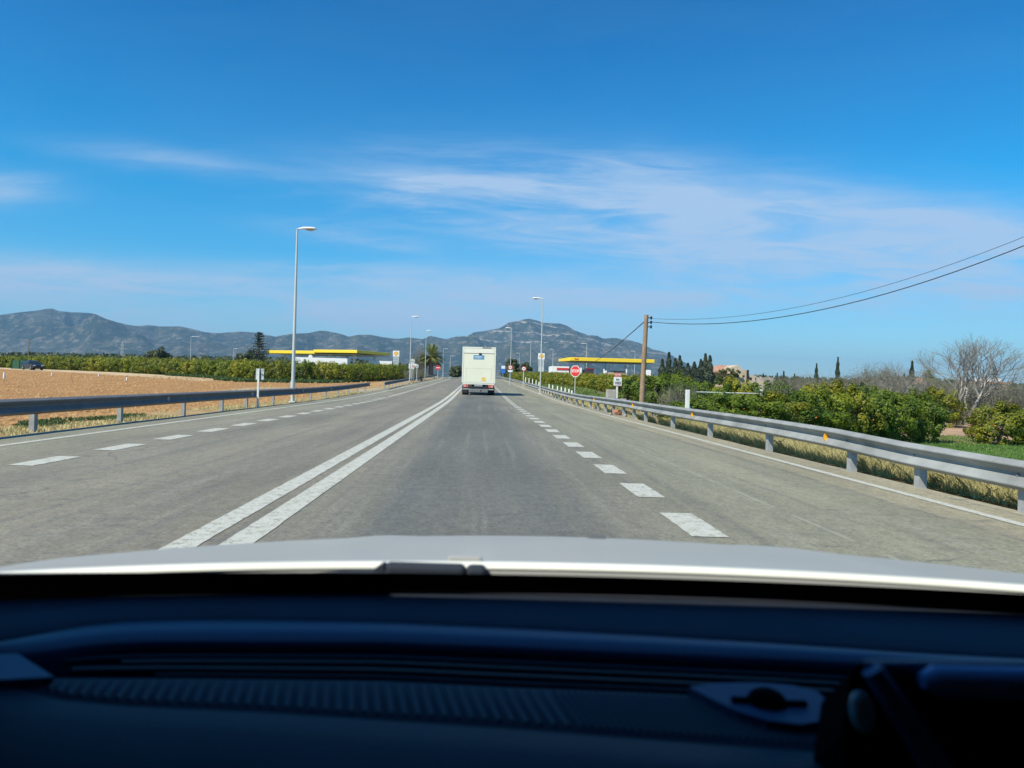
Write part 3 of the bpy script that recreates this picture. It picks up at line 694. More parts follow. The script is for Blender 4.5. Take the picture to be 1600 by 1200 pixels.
# left
b0 = P(414, 547.5, 205); b1 = P(558, 546, 193)
z0 = gz(b0.x, b0.y)
t = thing('petrol_station', 'petrol station with long yellow canopy behind the left orchard', 'petrol station', (b0.x, b0.y, z0))
d = b1-b0; a = math.atan2(d.y, d.x); L = math.hypot(d.x, d.y); hz = b1.z-z0
M = Matrix.Rotation(a, 4, 'Z')
mb = MB(); mb.box(L*.54, L, 0, 16, hz-.92, hz-.14, mat=M, b=.08); mb.box(0, L*.54, .5, 15, hz-1.22, hz-.42, mat=M, b=.08); cp = mb.build('canopy', yellow, t)
MB().box(.3, L-.3, .8, 15, hz-1.27, hz-1.225, mat=M).build('soffit', wallw, cp)
for kx, ky in ((.12, 4), (.40, 4), (.62, 4), (.88, 4), (.62, 12), (.92, 12)):
    MB().box(L*kx-.2, L*kx+.2, ky-.2, ky+.2, -.5, hz-1.28, mat=M).build('column', wallw, t)
q0 = P(461, 558, 186); q1 = P(543, 558.5, 186)
MB().box(q0.x-b0.x, q1.x-b0.x, 186-b0.y, 190-b0.y, -1, q0.z-z0, b=.05).build('shop', wallw, t)
q0 = P(575, 567, 200); q1 = P(615, 565, 205)
mb = MB(); mb.box(q0.x-b0.x, q1.x-b0.x, -4, -3.7, -1, q1.z-z0); mb.build('boundary_wall', wallw, t)
q = P(485, 557.5, 184); MB().prism(ngon(16, .5), .15, at(q.x-b0.x, q.y-b0.y, q.z-z0)).build('round_sign_panel', wallw, t)
# right
b0 = P(891, 558, 180); b1 = P(1023, 560.5, 180); z0 = gz(b0.x, b0.y)
t = thing('petrol_station', 'petrol station with long yellow canopy and red lettering behind the stop sign', 'petrol station', (b0.x, b0.y, z0))
L = b1.x-b0.x; hz = b0.z-z0; th = 5.6*180/F
mb = MB(); mb.box(0, L, 0, 14, hz-th, hz, b=.08)
mb.add([(0, .01, hz-th), (-1.8, 9, hz-th*.95), (-1.8, 9, hz-.25), (0, .01, hz)], [(0, 1, 2, 3)]); mb.add([(-1.8, 9, hz-th*.95), (0, 14, hz-th), (0, 14, hz), (-1.8, 9, hz-.25)], [(0, 1, 2, 3)])
mb.add([(0, .01, hz), (-1.8, 9, hz-.25), (0, 14, hz)], [(0, 1, 2)]); mb.add([(0, .01, hz-th), (-1.8, 9, hz-th*.95), (0, 14, hz-th)], [(0, 1, 2)])
cp = mb.build('canopy', yellow, t)
MB().box(.3, L-.3, .3, 13.7, hz-th-.06, hz-th-.003).build('soffit', concrete, cp)
put_text('Shell', .62, sign_red, cp, 1.5, -.03, hz-th*.5, 0.8)
for kx in (.25, .5, .75, .95):
    for ky in (4, 10): MB().box(L*kx-.09, L*kx+.09, ky-.09, ky+.09, -.5, hz-th-.07).build('column', sign_back, t)
def bx(nm, p0, p1, D, dy, mat, parent=t, o=b0, zz0=z0, zlow=-1.5, y2=None):
    a_ = P(p0[0], p0[1], D); c_ = P(p1[0], p1[1], D)
    return MB().box(a_.x-o.x, c_.x-o.x, D-o.y, D-o.y+dy, (zlow if y2 is None else c_.z-zz0), a_.z-zz0, b=.02).build(nm, mat, parent)
w_ = bx('shop', (862, 572), (889, 584), 172, 8, wallw)
bx('red_band', (870, 574.5), (888.5, 578.5), 171.9, .08, sign_red, w_, y2=1)
bx('shop_door', (889.3, 575), (907, 584), 173, 6, darkred)
bx('white_pillar', (907.2, 574.5), (909, 584), 171, .6, wallw)
k_ = bx('kiosk', (917, 575), (927.5, 586), 171, 4, plain('kiosk_dark', (.06, .04, .05), .4)); bx('kiosk_red_band', (917, 575), (927, 577.5), 170.9, .05, darkred, k_, y2=1)
bx('pump', (911, 578), (914, 586), 176, 1, black_m)
for a_, c_ in (((943.2, 576.5), (944.4, 586)), ((978.2, 576.5), (979.6, 586))): bx('white_post', a_, c_, 176, .3, wallw)
bx('low_roof', (958, 579.5), (977, 581.5), 168, 5, black_m, y2=1); bx('low_wall', (955, 581.8), (980, 588), 168.2, 4.5, wallb)
bx('white_block', (945, 579), (948, 586), 175, 1, wallw); bx('white_block', (1012, 578), (1017, 586), 172, 2, wallw)

# ---------------------------------------------------------------- utility pole and cables
D = 31; b = base(1001.5, D); tp = P(1010, 492, D); X0 = b.x
t = thing('utility_pole', 'tall brown wooden utility pole behind the right crash barrier', 'utility pole', b)
lean = tp - b
MB().tube([(0, 0, -.3), lean*.5, lean], [.115, .10, .085], 12).build('pole', wood, t)
mb = MB()
for dz in (-.12, -.3, -.48): mb.tube([lean+Vector((.08, 0, dz)), lean+Vector((.2, 0, dz))], .02, 6); mb.tube([lean+Vector((.2, 0, dz-.06)), lean+Vector((.2, 0, dz+.06))], [.035, .045], 8)
mb.build('insulator', black_m, t)
def sag_cable(name, label, a, c, sag, r, n=26, group='overhead cables'):
    pts = []
    for i in range(n+1):
        k = i/n; p = a.lerp(c, k); p.z -= sag*4*k*(1-k); pts.append(p-a)
    o = MB().tube(pts, r, 6, cap=False).build(name, cable_m); o.location = a; tag(o, label, 'cable', group)
top = b+lean
def fit(px, py, D): return P(px, py, D)
sag_cable('overhead_cable', 'thicker lower overhead cable sagging from the wooden pole to the right edge', top+Vector((.2, 0, -.28)), P(1960, 215, 17), 1.35, .014)
sag_cable('overhead_cable', 'thinner upper overhead cable from the wooden pole to the right edge', top+Vector((.2, 0, -.14)), P(1960, 203, 17), 1.25, .007)
far = P(915, 572, 120)
sag_cable('overhead_cable', 'grey cable running from the wooden pole down left over the petrol station', top+Vector((-.1, 0, -.3)), far, .3, .02)

# ---------------------------------------------------------------- vegetation builders
def leaf_cards(cent, nrm, L, Wd, rngs):
    n = len(cent); nr = nrm/np.linalg.norm(nrm, axis=1, keepdims=True)
    a = rngs.normal(size=(n, 3)); a -= (a*nr).sum(1, keepdims=True)*nr; a /= np.linalg.norm(a, axis=1, keepdims=True)
    b_ = np.cross(nr, a); L = L[:, None]; Wd = Wd[:, None]
    V_ = np.stack([cent-a*L*.5, cent+b_*Wd*.5, cent+a*L*.5, cent-b_*Wd*.5], 1).reshape(-1, 3)
    return V_, np.arange(4*n).reshape(n, 4)
def blob_cards(rad, zc, n, clumps, L, seed, floor=0.05, lump=0.28, up=0.35):
    g = np.random.default_rng(seed)
    dirs = g.normal(size=(clumps, 3)); dirs /= np.linalg.norm(dirs, axis=1, keepdims=True)
    rr_ = g.uniform(.55, 1.0, clumps)**.6
    cc = dirs*rr_[:, None]*np.array(rad)*(1+lump*g.normal(size=clumps)[:, None]*.5)
    size = g.uniform(.16, .34, clumps)*min(rad)
    idx = g.integers(0, clumps, n)
    off = g.normal(size=(n, 3)); off /= np.linalg.norm(off, axis=1, keepdims=True)
    off *= (g.uniform(.3, 1, n)**.5)[:, None]
    c = cc[idx] + off*size[idx][:, None]
    nr = off + c/np.array(rad)*.8 + g.normal(size=(n, 3))*.45 + np.array([0, 0, up])
    c[:, 2] += zc; k = c[:, 2] > floor
    c = c[k]; nr = nr[k]; n = len(c)
    return leaf_cards(c, nr, L*g.uniform(.7, 1.3, n), L*.5*g.uniform(.7, 1.2, n), g)
def citrus_proto(name, seed, mat, fruit=0, n=6500, L=.13, r=1.55, h=2.3):
    g = np.random.default_rng(seed+100)
    root = thing('citrus_tree', '', 'tree')
    V_, F_ = blob_cards((r, r, h*.53), h*.50, n, 75, L, seed, .02)
    mi = np.zeros(len(F_), int)
    if fruit:
        fv = []; ff = []; o = len(V_)
        for k in range(fruit):
            d_ = g.normal(size=3); d_ /= np.linalg.norm(d_); d_[2] = -abs(d_[2])*.7 if g.uniform() < .7 else abs(d_[2])*.4
            c = d_*np.array([r, r, h*.5])*g.uniform(.85, 1.02)+np.array([0, 0, h*.5])
            if c[2] < .1: c[2] = .15
            s = .045
            base_i = o+len(fv)
            fv += [c+np.array(q)*s for q in ((1, 0, 0), (0, 1, 0), (-1, 0, 0), (0, -1, 0), (0, 0, 1), (0, 0, -1), (.7, .7, .0))]
            for q in ((0, 6, 1, 4), (1, 2, 4, 4), (2, 3, 4, 4), (3, 0, 4, 4), (6, 0, 5, 5), (1, 6, 5, 5), (2, 1, 5, 5), (3, 2, 5, 5), (0, 3, 5, 5)):
                if q[2] == q[3]: q = (q[0], q[1], q[2], q[2])
                ff.append([base_i+i for i in q])
        # octahedral fruit written as separate quads
        ff = [f for f in ff if f[2] != f[3]]
        for k in range(fruit):
            b_i = o+7*k
            ff += [[b_i+0, b_i+4, b_i+2, b_i+5], [b_i+1, b_i+4, b_i+3, b_i+5], [b_i, b_i+1, b_i+2, b_i+3]]
        V_ = np.vstack([V_, np.array(fv)]); F_ = np.vstack([F_, np.array(ff)]); mi = np.concatenate([mi, np.ones(len(ff), int)])
    link('crown', npmesh('crown', V_, F_, [mat, orange_m], mi), root)
    mb = MB(); mb.tube([(0, 0, -.3), (.02, 0, .35), (0.05, .03, .6)], [.11, .09, .08], 8)
    for k in range(4):
        a_ = k*PI/2+.4; mb.tube([(.05, .03, .55), (.4*math.cos(a_), .4*math.sin(a_), 1.0), (.8*math.cos(a_), .8*math.sin(a_), h*.72)], [.06, .045, .02], 6)
    mb.build('trunk', bark, root)
    return root
protos = {}
def proto(kind, **kw):
    if kind not in protos: protos[kind] = [kw['fn'](), False]
    return protos[kind]
def place(kind, fn, loc, rz, scale, label, group, cat=None, name=None):
    if kind not in protos: protos[kind] = [fn(), False]
    r0, used = protos[kind]
    o = r0 if not used else copy_tree(r0)
    protos[kind][1] = True
    o.location = loc; o.rotation_euler = (0, 0, rz); o.scale = scale
    o['label'] = label
    if group: o['group'] = group
    elif 'group' in o: del o['group']
    if cat: o['category'] = cat
    return o
def ordn(n):
    w = ['first', 'second', 'third', 'fourth', 'fifth', 'sixth', 'seventh', 'eighth', 'ninth', 'tenth', 'eleventh', 'twelfth', 'thirteenth', 'fourteenth', 'fifteenth', 'sixteenth', 'seventeenth', 'eighteenth', 'nineteenth', 'twentieth']
    if n <= 20: return w[n-1]
    return {2: 'twenty', 3: 'thirty', 4: 'forty'}[n//10] + '-' + w[n % 10-1] if n % 10 else {3: 'thirtieth', 4: 'fortieth'}[n//10]
far_kinds = [('lf%d' % k, (lambda k=k: citrus_proto('c', 20+k, citrus if k != 1 else citrus_y, 0, 3000, .22, 1.75, 2.3))) for k in range(3)]
# --- left orchard, front row then rows behind
def walk(pts, step):
    out = []; P3 = [Vector((colx(p, D, 1), D, 0)) for p, _, D in pts]; T = [y for _, y, _ in pts]; PX = [p for p, _, _ in pts]
    acc = 0; k = 0
    for i in range(len(P3)-1):
        L = (P3[i+1]-P3[i]).length; s = -acc
        while s < L:
            if s >= 0:
                f = s/L; q = P3[i].lerp(P3[i+1], f); out.append((q.x, q.y, T[i]+(T[i+1]-T[i])*f))
            s += step
        acc = L-(s-step)
    return out
row = walk(hedge_px, 3.1)
NL = len(row)
for i, (x, y, yt) in enumerate(row):
    px = VX + x/y*F; z = gz(x, y); hh = (ztop(px, yt-1, y)-z)/2.35*random.uniform(.93, 1.06)
    k = far_kinds[(i*7+i//3) % 3]
    k_from_right = NL-i
    place(*k, (x, y, z-.08), random.uniform(0, 6.28), (random.uniform(.95, 1.12), random.uniform(.95, 1.1), hh), '%s citrus tree from the right end of the front row beyond the ploughed field' % ordn(k_from_right), 'citrus trees in the front row of the left orchard')
for rr_, dy in ((1, 4.5), (2, 9)):
    for i, (x, y, yt) in enumerate(row[::1]):
        x2 = x-1.2*rr_+random.uniform(-.3, .3); y2 = y+dy; px = VX+x2/y2*F; z = gz(x2, y2)
        place(*far_kinds[(i*5+rr_) % 3], (x2, y2, z-.08), random.uniform(0, 6.28), (1.05, 1.05, (ztop(px, yt, y2)-z)/2.35*random.uniform(.92, 1.04)), '%s citrus tree from the right end of the %s row of the left orchard' % (ordn(NL-i), ('second', 'third')[rr_-1]), 'citrus trees behind the front row of the left orchard')
# --- right far orchard
rowA = [(806, 581, 150), (826, 581, 138), (850, 581, 122), (880, 582.5, 108), (915, 583.5, 98), (955, 585, 88), (1000, 586, 76), (1035, 587, 66)]
fy = [('rf%d' % k, (lambda k=k: citrus_proto('c', 40+k, citrus_y if k != 2 else citrus, 0, 3600, .19, 1.75, 2.3))) for k in range(3)]
ra = walk(rowA, 2.6)
for i, (x, y, yt) in enumerate(ra):
    px = VX+x/y*F; z = gz(x, y); place(*fy[i % 3], (x, y, z-.08), random.uniform(0, 6.28), (1.02, 1.02, (ztop(px, yt, y)-z)/2.35*random.uniform(.94, 1.05)), '%s yellowish citrus tree from the truck side in the row behind the stop sign' % ordn(i+1), 'citrus trees behind the stop sign')
for i, (x, y, yt) in enumerate(ra):
    x2, y2 = x+3.2, y+3.5; px = VX+x2/y2*F; z = gz(x2, y2); place(*fy[(i+1) % 3], (x2, y2, z-.08), random.uniform(0, 6.28), (1.05, 1.05, (ztop(px, yt, y2)-z)/2.35*random.uniform(.9, 1.03)), '%s citrus tree from the truck side in the second row behind the stop sign' % ordn(i+1), 'citrus trees in the second row behind the stop sign')
# --- right near rows
citrus_n = leafmat('citrus_leaves_fresh', (0.045, 0.095, 0.008), (0.16, 0.225, 0.014), (0.40, 0.40, 0.022), 2.2)
near = [('rn%d' % k, (lambda k=k: citrus_proto('c', 60+k, (citrus_n, citrus_d, citrus_y, citrus_n)[k], (14, 8, 10, 0)[k], 8500, .16, 1.6, 2.3))) for k in range(4)]
rowB = [(1040, 583, 47), (1075, 588, 46), (1120, 590, 46), (1180, 592, 48), (1240, 600, 50), (1300, 600, 52), (1360, 602, 54), (1420, 605, 55), (1470, 612, 56)]
rb = walk(rowB, 2.5)
for i, (x, y, yt) in enumerate(rb):
    px = VX+x/y*F; z = gz(x, y); place(*(near[2] if 1235 < px < 1300 or 1385 < px < 1425 else near[(i*3) % 4]), (x, y, z-.08), random.uniform(0, 6.28), (.98, .98, (ztop(px, yt, y)-z)/2.35*random.uniform(.9, 1.05)), '%s citrus tree right of the wooden utility pole in the row behind the white fence' % ordn(i+1), 'citrus trees behind the white fence')
rowC = [(1080, 624, 25.5), (1120, 616, 27), (1165, 613, 28.5), (1215, 610, 31), (1270, 607, 34), (1330, 607, 37), (1390, 613, 39), (1440, 620, 40), (1458, 632, 41)]
rc = walk(rowC, 2.15)
for i, (x, y, yt) in enumerate(rc):
    px = VX+x/y*F; z = gz(x, y); s_ = 1.0 if y > 28 else .8
    place(*near[(i*3+1) % 4], (x, y, z-.08), random.uniform(0, 6.28), (s_*.9, s_*.9, (ztop(px, yt, y)-z)/2.35*random.uniform(.93, 1.06)), '%s leafy citrus bush after the utility pole in the row nearest the right barrier' % ordn(i+1), 'citrus bushes nearest the right barrier')
rowD = [(1562, 630, 40), (1600, 632, 40), (1665, 634, 40), (1730, 634, 41)]
for i, (x, y, yt) in enumerate(walk(rowD, 2.1)):
    px = VX+x/y*F; z = gz(x, y); place(*near[(i+2) % 4], (x, y, z-.08), random.uniform(0, 6.28), (.92, .92, (ztop(px, yt, y)-z)/2.35*random.uniform(.95, 1.05)), '%s citrus bush to the right of the bare tree trunk beyond the lawn' % ordn(i+1), 'citrus bushes right of the bare tree')
# dark bushes hiding the foot of the utility pole region
def bush_proto(mat, seed, rad, n, L, name='bush', zc=None):
    r_ = thing(name, '', 'bush'); V_, F_ = blob_cards(rad, zc if zc else rad[2]*.9, n, 50, L, seed, -.1)
    link('foliage', npmesh('foliage', V_, F_, mat), r_)
    mb = MB()
    for k in range(5): a_ = k*1.26; mb.tube([(0, 0, -.2), (rad[0]*.3*math.cos(a_), rad[1]*.3*math.sin(a_), rad[2]*.7), (rad[0]*.6*math.cos(a_), rad[1]*.6*math.sin(a_), rad[2]*1.4)], [.06, .04, .015], 5)
    mb.build('stems', bark, r_); return r_
for i, (px, yt, D, lab) in enumerate(((985, 591, 50, 'broad green bush directly left of the wooden utility pole'), (1022, 584, 43, 'deep green bush directly right of the wooden utility pole'), (1048, 592, 38, 'dark green bush behind the leaning white fence post'))):
    b = base(px, D); h_ = ztop(px, yt, D)-b.z
    place('dkb%d' % (i % 2), (lambda i=i: bush_proto(citrus_d, 80+i, (1.5, 1.5, 1.0), 9000, .12)), b, i*1.3, (1.0, 1.0, h_/1.95), lab, 'bushes around the utility pole', 'bush')
# dry twiggy shrubs
def twig_proto(seed, w, h, n, mat, rad=.012):
    g = random.Random(seed); mb = MB()
    for k in range(n):
        a_ = g.uniform(0, 2*PI); e = g.uniform(.1, 1)**.6
        p = Vector((g.uniform(-w*.4, w*.4), g.uniform(-w*.4, w*.4), 0)); pts = [p.copy()]
        d_ = Vector((math.cos(a_)*(1.1-e), math.sin(a_)*(1.1-e), e+.25)).normalized(); L = h*g.uniform(.5, 1.05)/4
        for s in range(4):
            d_ = (d_+Vector((g.gauss(0, .22), g.gauss(0, .22), g.gauss(0.02, .15)))).normalized(); p = p+d_*L; pts.append(p.copy())
        mb.tube(pts, [rad, rad*.8, rad*.6, rad*.45, rad*.3], 3, cap=False)
        for q in pts[2:]:
            d2 = Vector((g.gauss(0, 1), g.gauss(0, 1), g.uniform(0, 1))).normalized(); mb.tube([q, q+d2*L*.8], [rad*.4, rad*.2], 3, cap=False)
    return mb
def dry_shrub(seed):
    r_ = thing('dry_shrub', '', 'shrub'); twig_proto(seed, 3.2, 2.6, 330, scrub_m, .02).build('twigs', scrub_m, r_)
    V_, F_ = blob_cards((1.9, 1.9, 1.2), 1.1, 1500, 40, .13, seed, 0); link('leaves', npmesh('leaves', V_, F_, scrub_leaf), r_); return r_
scrub_leaf = leafmat('scrub_leaves', (0.10, 0.115, 0.045), (0.16, 0.155, 0.07), (0.24, 0.22, 0.11), 1.0, 0.15)
sh = [(1340, 583, 80), (1368, 570, 88), (1390, 578, 86), (1405, 590, 76), (1440, 588, 80), (1470, 592, 74), (1500, 592, 78), (1530, 594, 72), (1560, 596, 70), (1590, 598, 70), (1620, 598, 72), (1225, 588, 95), (1255, 586, 98), (1290, 590, 90), (1315, 588, 84), (1540, 608, 58), (1575, 610, 58), (1605, 612, 58), (1470, 604, 62), (1645, 612, 60)]
for i, (px, yt, D) in enumerate(sorted(sh)):
    b = base(px, D); h_ = ztop(px, yt, D)-b.z
    place('dry%d' % (i % 3), (lambda i=i: dry_shrub(200+i)), b, i*2.1, (1.25, 1.25, h_/2.5), '%s grey leafless shrub from the left in the scrub between cypresses and bare tree' % ordn(i+1), 'dry shrubs on the right plain', 'shrub')
b = base(1222, 43); place('dryy', lambda: dry_shrub(301), b, 0, (.8, .8, (ztop(1222, 603, 43)-b.z)/2.5), 'brown dry shrub between the green and yellow citrus trees behind the fence end', None, 'shrub')
b = base(1063, 33.5); place('dryx', lambda: dry_shrub(300), b, 0, (.5, .5, .55), 'brown dry bush beside the slanted white brace of the fence', None, 'shrub')

# trees with spires
def spire(seed, w, h, mat, n=2600, L=.3, name='cypress_tree'):
    g = np.random.default_rng(seed); r_ = thing(name, '', 'tree')
    z = g.uniform(.03, 1, n)**.85; prof = np.where(z < .25, .65+1.4*z, 1.0-((z-.25)/.75)**1.7)*(1+.18*np.sin(z*23+g.uniform(0, 6))); prof = np.maximum(prof, .04)
    a_ = g.uniform(0, 2*PI, n); rr2 = prof*g.uniform(.35, 1.0, n)**.5*w/2*(1+.22*np.sin(a_*3+z*9))
    c = np.stack([np.cos(a_)*rr2, np.sin(a_)*rr2, z*h], 1)
    nr = np.stack([np.cos(a_), np.sin(a_), .3+0*a_], 1)+g.normal(size=(n, 3))*.5
    V_, F_ = leaf_cards(c, nr, L*g.uniform(.6, 1.3, n), L*.45*g.uniform(.7, 1.2, n), g)
    link('crown', npmesh('crown', V_, F_, mat), r_)
    MB().tube([(0, 0, -.5), (0, 0, h*.4), (0, 0, h*.9)], [w*.1, w*.06, .02], 6).build('trunk', bark, r_); return r_
def put_spire(px, yt, D, wpx, lab, seed, mat=None, group=None, n=2600, name='cypress_tree', L=.3):
    b = base(px, D); h_ = ztop(px, yt, D)-b.z; r_ = spire(seed, wpx*D/F, h_, mat or cypress_m, n, L, name); r_.location = b
    r_['label'] = lab
    if group: r_['group'] = group
put_spire(1275, 568, 165, 6.5, 'shorter slim cypress left of the tallest cypress on the right plain', 1)
put_spire(1308, 558, 150, 7.5, 'tallest slim cypress standing alone on the right plain', 2)
put_spire(1424, 564, 120, 9, 'thick columnar cypress left of the bare tree', 3, n=4200)
put_spire(1412, 584, 190, 7, 'low dark conifer left of the thick columnar cypress', 4)
put_spire(1387, 581, 240, 5, 'small far conifer above the grey shrubs', 5)
put_spire(1398, 582, 240, 5, 'second small far conifer above the grey shrubs', 6)
for i, (px, yt) in enumerate(((1192, 584), (1214, 583), (1224, 580), (1241, 584), (1178, 588))):
    put_spire(px, yt, 260, 4.5, '%s tiny distant cypress right of the ochre farmhouse' % ordn(i+1), 10+i, group='tiny distant cypresses', n=900, L=.5)
gp = 'dark conifers left of the farmhouse'
for i, (px, yt, w_, D) in enumerate(((1034, 562, 12, 130), (1044, 551, 12, 132), (1054, 561, 11, 128), (1061, 556, 14, 131), (1074, 568, 13, 130), (1084, 566, 14, 134), (1094, 562, 13, 130), (1101, 553, 14, 133), (1108, 556, 14, 129), (1067, 574, 16, 126), (1088, 576, 16, 126))):
    put_spire(px, yt, D, w_, '%s dark conifer from the left in the clump beside the ochre farmhouse' % ordn(i+1), 30+i, conifer_m, gp, n=2600, name='conifer_tree', L=.45)
for (px, yt, wpx, D, lab, mat) in ((245, 545, 31, 190, 'round dark tree rising above the left orchard', bush_m), (385, 550, 40, 200, 'bushy green tree under the tall tiered conifer', bush_m), (798, 563, 26, 170, 'dark round bush behind the no-overtaking sign', bush_m), (820, 566, 20, 168, 'dark bush to the left of the yellowish citrus row', bush_m), (712, 572, 22, 200, 'grey-green bush between palm and truck', bush_m)):
    b = base(px, D); h_ = ztop(px, yt, D)-b.z; w = wpx*D/F
    r_ = thing('round_tree', lab, 'tree', b); V_, F_ = blob_cards((w/2, w/2, h_*.5), h_*.52, 3800, 60, .55, int(px), 0)
    link('crown', npmesh('crown', V_, F_, mat), r_); MB().tube([(0, 0, -.5), (0, 0, h_*.6)], [.3, .15], 8).build('trunk', bark, r_)
# tiered norfolk pine
D = 205; b = base(404, D); h_ = ztop(404, 520, D)-b.z; r_ = thing('araucaria_tree', 'tall tiered conifer with open branches left of the yellow canopy', 'tree', b)
MB().tube([(0, 0, -.5), (0, 0, h_*.6), (0, 0, h_)], [.3, .18, .05], 8).build('trunk', bark, r_)
g = np.random.default_rng(5); cs = []; nrs = []; mbb = MB()
for tier in range(11):
    z_ = h_*(.30+.67*tier/10.5); rad = (1-tier/11.5)**.8*2.7*(1+.15*g.normal())
    for k in range(6):
        a_ = k*PI/3+tier*.5+g.normal()*.15; e = np.array([math.cos(a_)*rad, math.sin(a_)*rad, -.12*rad+.5])
        mbb.tube([(0, 0, z_), Vector(e*.5)+Vector((0, 0, z_)), Vector(e)+Vector((0, 0, z_+.25))], [.06, .04, .02], 4)
        for q in range(17):
            f = g.uniform(.25, 1.05); cs.append(e*f+np.array([0, 0, z_+.15])+g.normal(size=3)*np.array([.28, .28, .13])); nrs.append(g.normal(size=3)*.5+np.array([0, 0, 1]))
V_, F_ = leaf_cards(np.array(cs), np.array(nrs), np.full(len(cs), .6), np.full(len(cs), .28), g)
link('crown', npmesh('crown', V_, F_, conifer_m), r_); mbb.build('branches', bark, r_)
# palms
def palm(px, yt, D, crown_r, lab, trunk_r=.42):
    b = base(px, D); h_ = ztop(px, yt, D)-b.z; r_ = thing('palm_tree', lab, 'palm tree', b); hz_ = h_-crown_r*.92
    MB().tube([(0, 0, -.5), (0, 0, hz_*.6), (0, 0, hz_)], [trunk_r, trunk_r*.85, trunk_r], 10).build('trunk', bark, r_)
    g = random.Random(int(px)); mb = MB(); md = MB()
    for k in range(95):
        a_ = g.uniform(0, 2*PI); e = g.uniform(-.55, 1.5); L = crown_r*g.uniform(.9, 1.15); pts = []; p = Vector((0, 0, hz_)); d_ = Vector((math.cos(a_)*math.cos(e), math.sin(a_)*math.cos(e), math.sin(e)))
        tgt = md if e < -.3 else mb
        for s in range(7):
            pts.append(p.copy()); d_ = (d_+Vector((0, 0, -.13))).normalized(); p = p+d_*L/6
        tgt.tube(pts, [.05, .045, .04, .035, .03, .02, .01], 3, cap=False)
        for i in range(1, 7):
            for s in (-1, 1):
                for q in (0, .5):
                    o_ = pts[i].lerp(pts[min(i+1, 6)], q); dd = (pts[i]-pts[i-1]).normalized(); sd_ = dd.cross(Vector((0, 0, 1))).normalized()*s
                    tip = o_+(sd_*.75+dd*.55+Vector((0, 0, .12))).normalized()*L*.24; w = dd*.09*L*.5
                    tgt.add([o_-w, o_+w, tip], [(0, 1, 2)])
    mb.build('fronds', palm_m, r_); md.build('dead_fronds', palm_dead, r_); return r_
palm(673, 541, 165, 2.6, 'bushy date palm on the left verge between the lamps and the truck', .6)
palm(1450, 580, 110, .95, 'small green palm beside the little ochre house', .2)
b = base(656, 165); r_ = dry_shrub(777); r_.location = b; r_.scale = (.9, .9, 2.6); r_['label'] = 'pinkish dry thicket just left of the date palm'
b = base(648, 120); r_ = dry_shrub(778); r_.location = b; r_.scale = (.9, .9, .8); r_['label'] = 'low dry straw-coloured bush beneath the small round sign back'

# bare tree
D = 58; b = base(1512, D); r_ = thing('bare_tree', 'large leafless pale-barked tree beyond the lawn at right', 'tree', b)
g = random.Random(33); trunk_mb = MB(); tw = MB(); cnt = [0]
def grow(p, d_, L, rad, depth):
    pts = [p.copy()]; rs = [rad]
    for s in range(3):
        d_ = (d_+Vector((g.gauss(0, .13), g.gauss(0, .13), g.gauss(.03, .08)))).normalized(); p = p+d_*L/3; pts.append(p.copy()); rs.append(rad*(1-.12*(s+1)))
    (trunk_mb if depth < 3 else tw).tube(pts, rs, 7 if depth < 2 else (5 if depth < 3 else 3), cap=False)
    if depth >= 7 or (depth == 6 and g.random() < .35): return
    n = 3 if depth in (1, 2, 3, 5) else 2
    if depth == 0: n = 4
    for k in range(n):
        ax = Vector((g.gauss(0, 1), g.gauss(0, 1), g.gauss(0, .6))).normalized(); nd = (d_+ax*(.95 if depth == 0 else .62)+Vector((0, 0, .10))).normalized()
        if nd.z < -.05: nd.z = .1; nd.normalize()
        grow(pts[-1] if k < 2 else pts[2], nd, L*g.uniform(.70, .88), rad*.62, depth+1)
for a_, e in ((2.95, .5), (.15, 1.0), (1.6, 1.1), (3.6, 1.2), (5.4, 1.15)):
    grow(Vector((0, 0, .55)), Vector((math.cos(a_)*math.cos(e), math.sin(a_)*math.cos(e)*.7, math.sin(e))), 2.0, .12, 1)
trunk_mb.tube([(0, 0, -.3), (.02, 0, .25), (0, 0, .7)], [.30, .24, .20], 10)
trunk_mb.build('trunk', pale_bark, r_); tw.build('twigs', twig_m, r_); r_.scale = (1.12, 1.1, .84)
def small_bare(px, yt, D, lab, seed):
    global g, trunk_mb, tw
    b = base(px, D); r_ = thing('bare_tree', lab, 'tree', b); g = random.Random(seed); trunk_mb = MB(); tw = MB(); h_ = ztop(px, yt, D)-b.z
    grow(Vector((0, 0, 0)), Vector((-.15, 0, 1)), h_*.4, .07, 1); trunk_mb.build('trunk', pale_bark, r_); tw.build('twigs', twig_m, r_)
small_bare(1448, 588, 66, 'thin leaning bare sapling in front of the small ochre house', 4)
small_bare(1395, 584, 75, 'thin bare sapling left of the thick columnar cypress', 8)

# far woods: a mass nobody could count
def wood_mass(name, pts, D, n, seed, mat, hpx):
    g = np.random.default_rng(seed); cs = []; 
    pxs = g.uniform(pts[0][0], pts[-1][0], n); tops = np.interp(pxs, [p[0] for p in pts], [p[1] for p in pts])
    bump_ = 2.4*np.sin(pxs*.21)+1.6*np.sin(pxs*.53+1)+1.2*np.sin(pxs*1.3)
    c = []
    for p_, t_, bb in zip(pxs, tops, bump_):
        Dd = D*g.uniform(.92, 1.12); py = t_ + max(0, bb)*.8 + g.uniform(0, 1)**1.2*hpx; q = P(p_, py, Dd); c.append((q.x, q.y, q.z))
    c = np.array(c); V_, F_ = leaf_cards(c, g.normal(size=(n, 3))+np.array([0, -.3, .6]), np.full(n, 1.3)*g.uniform(.5, 1.3, n), np.full(n, .8), g)
    tag(link(name, npmesh(name, V_, F_, mat)), kind='stuff')
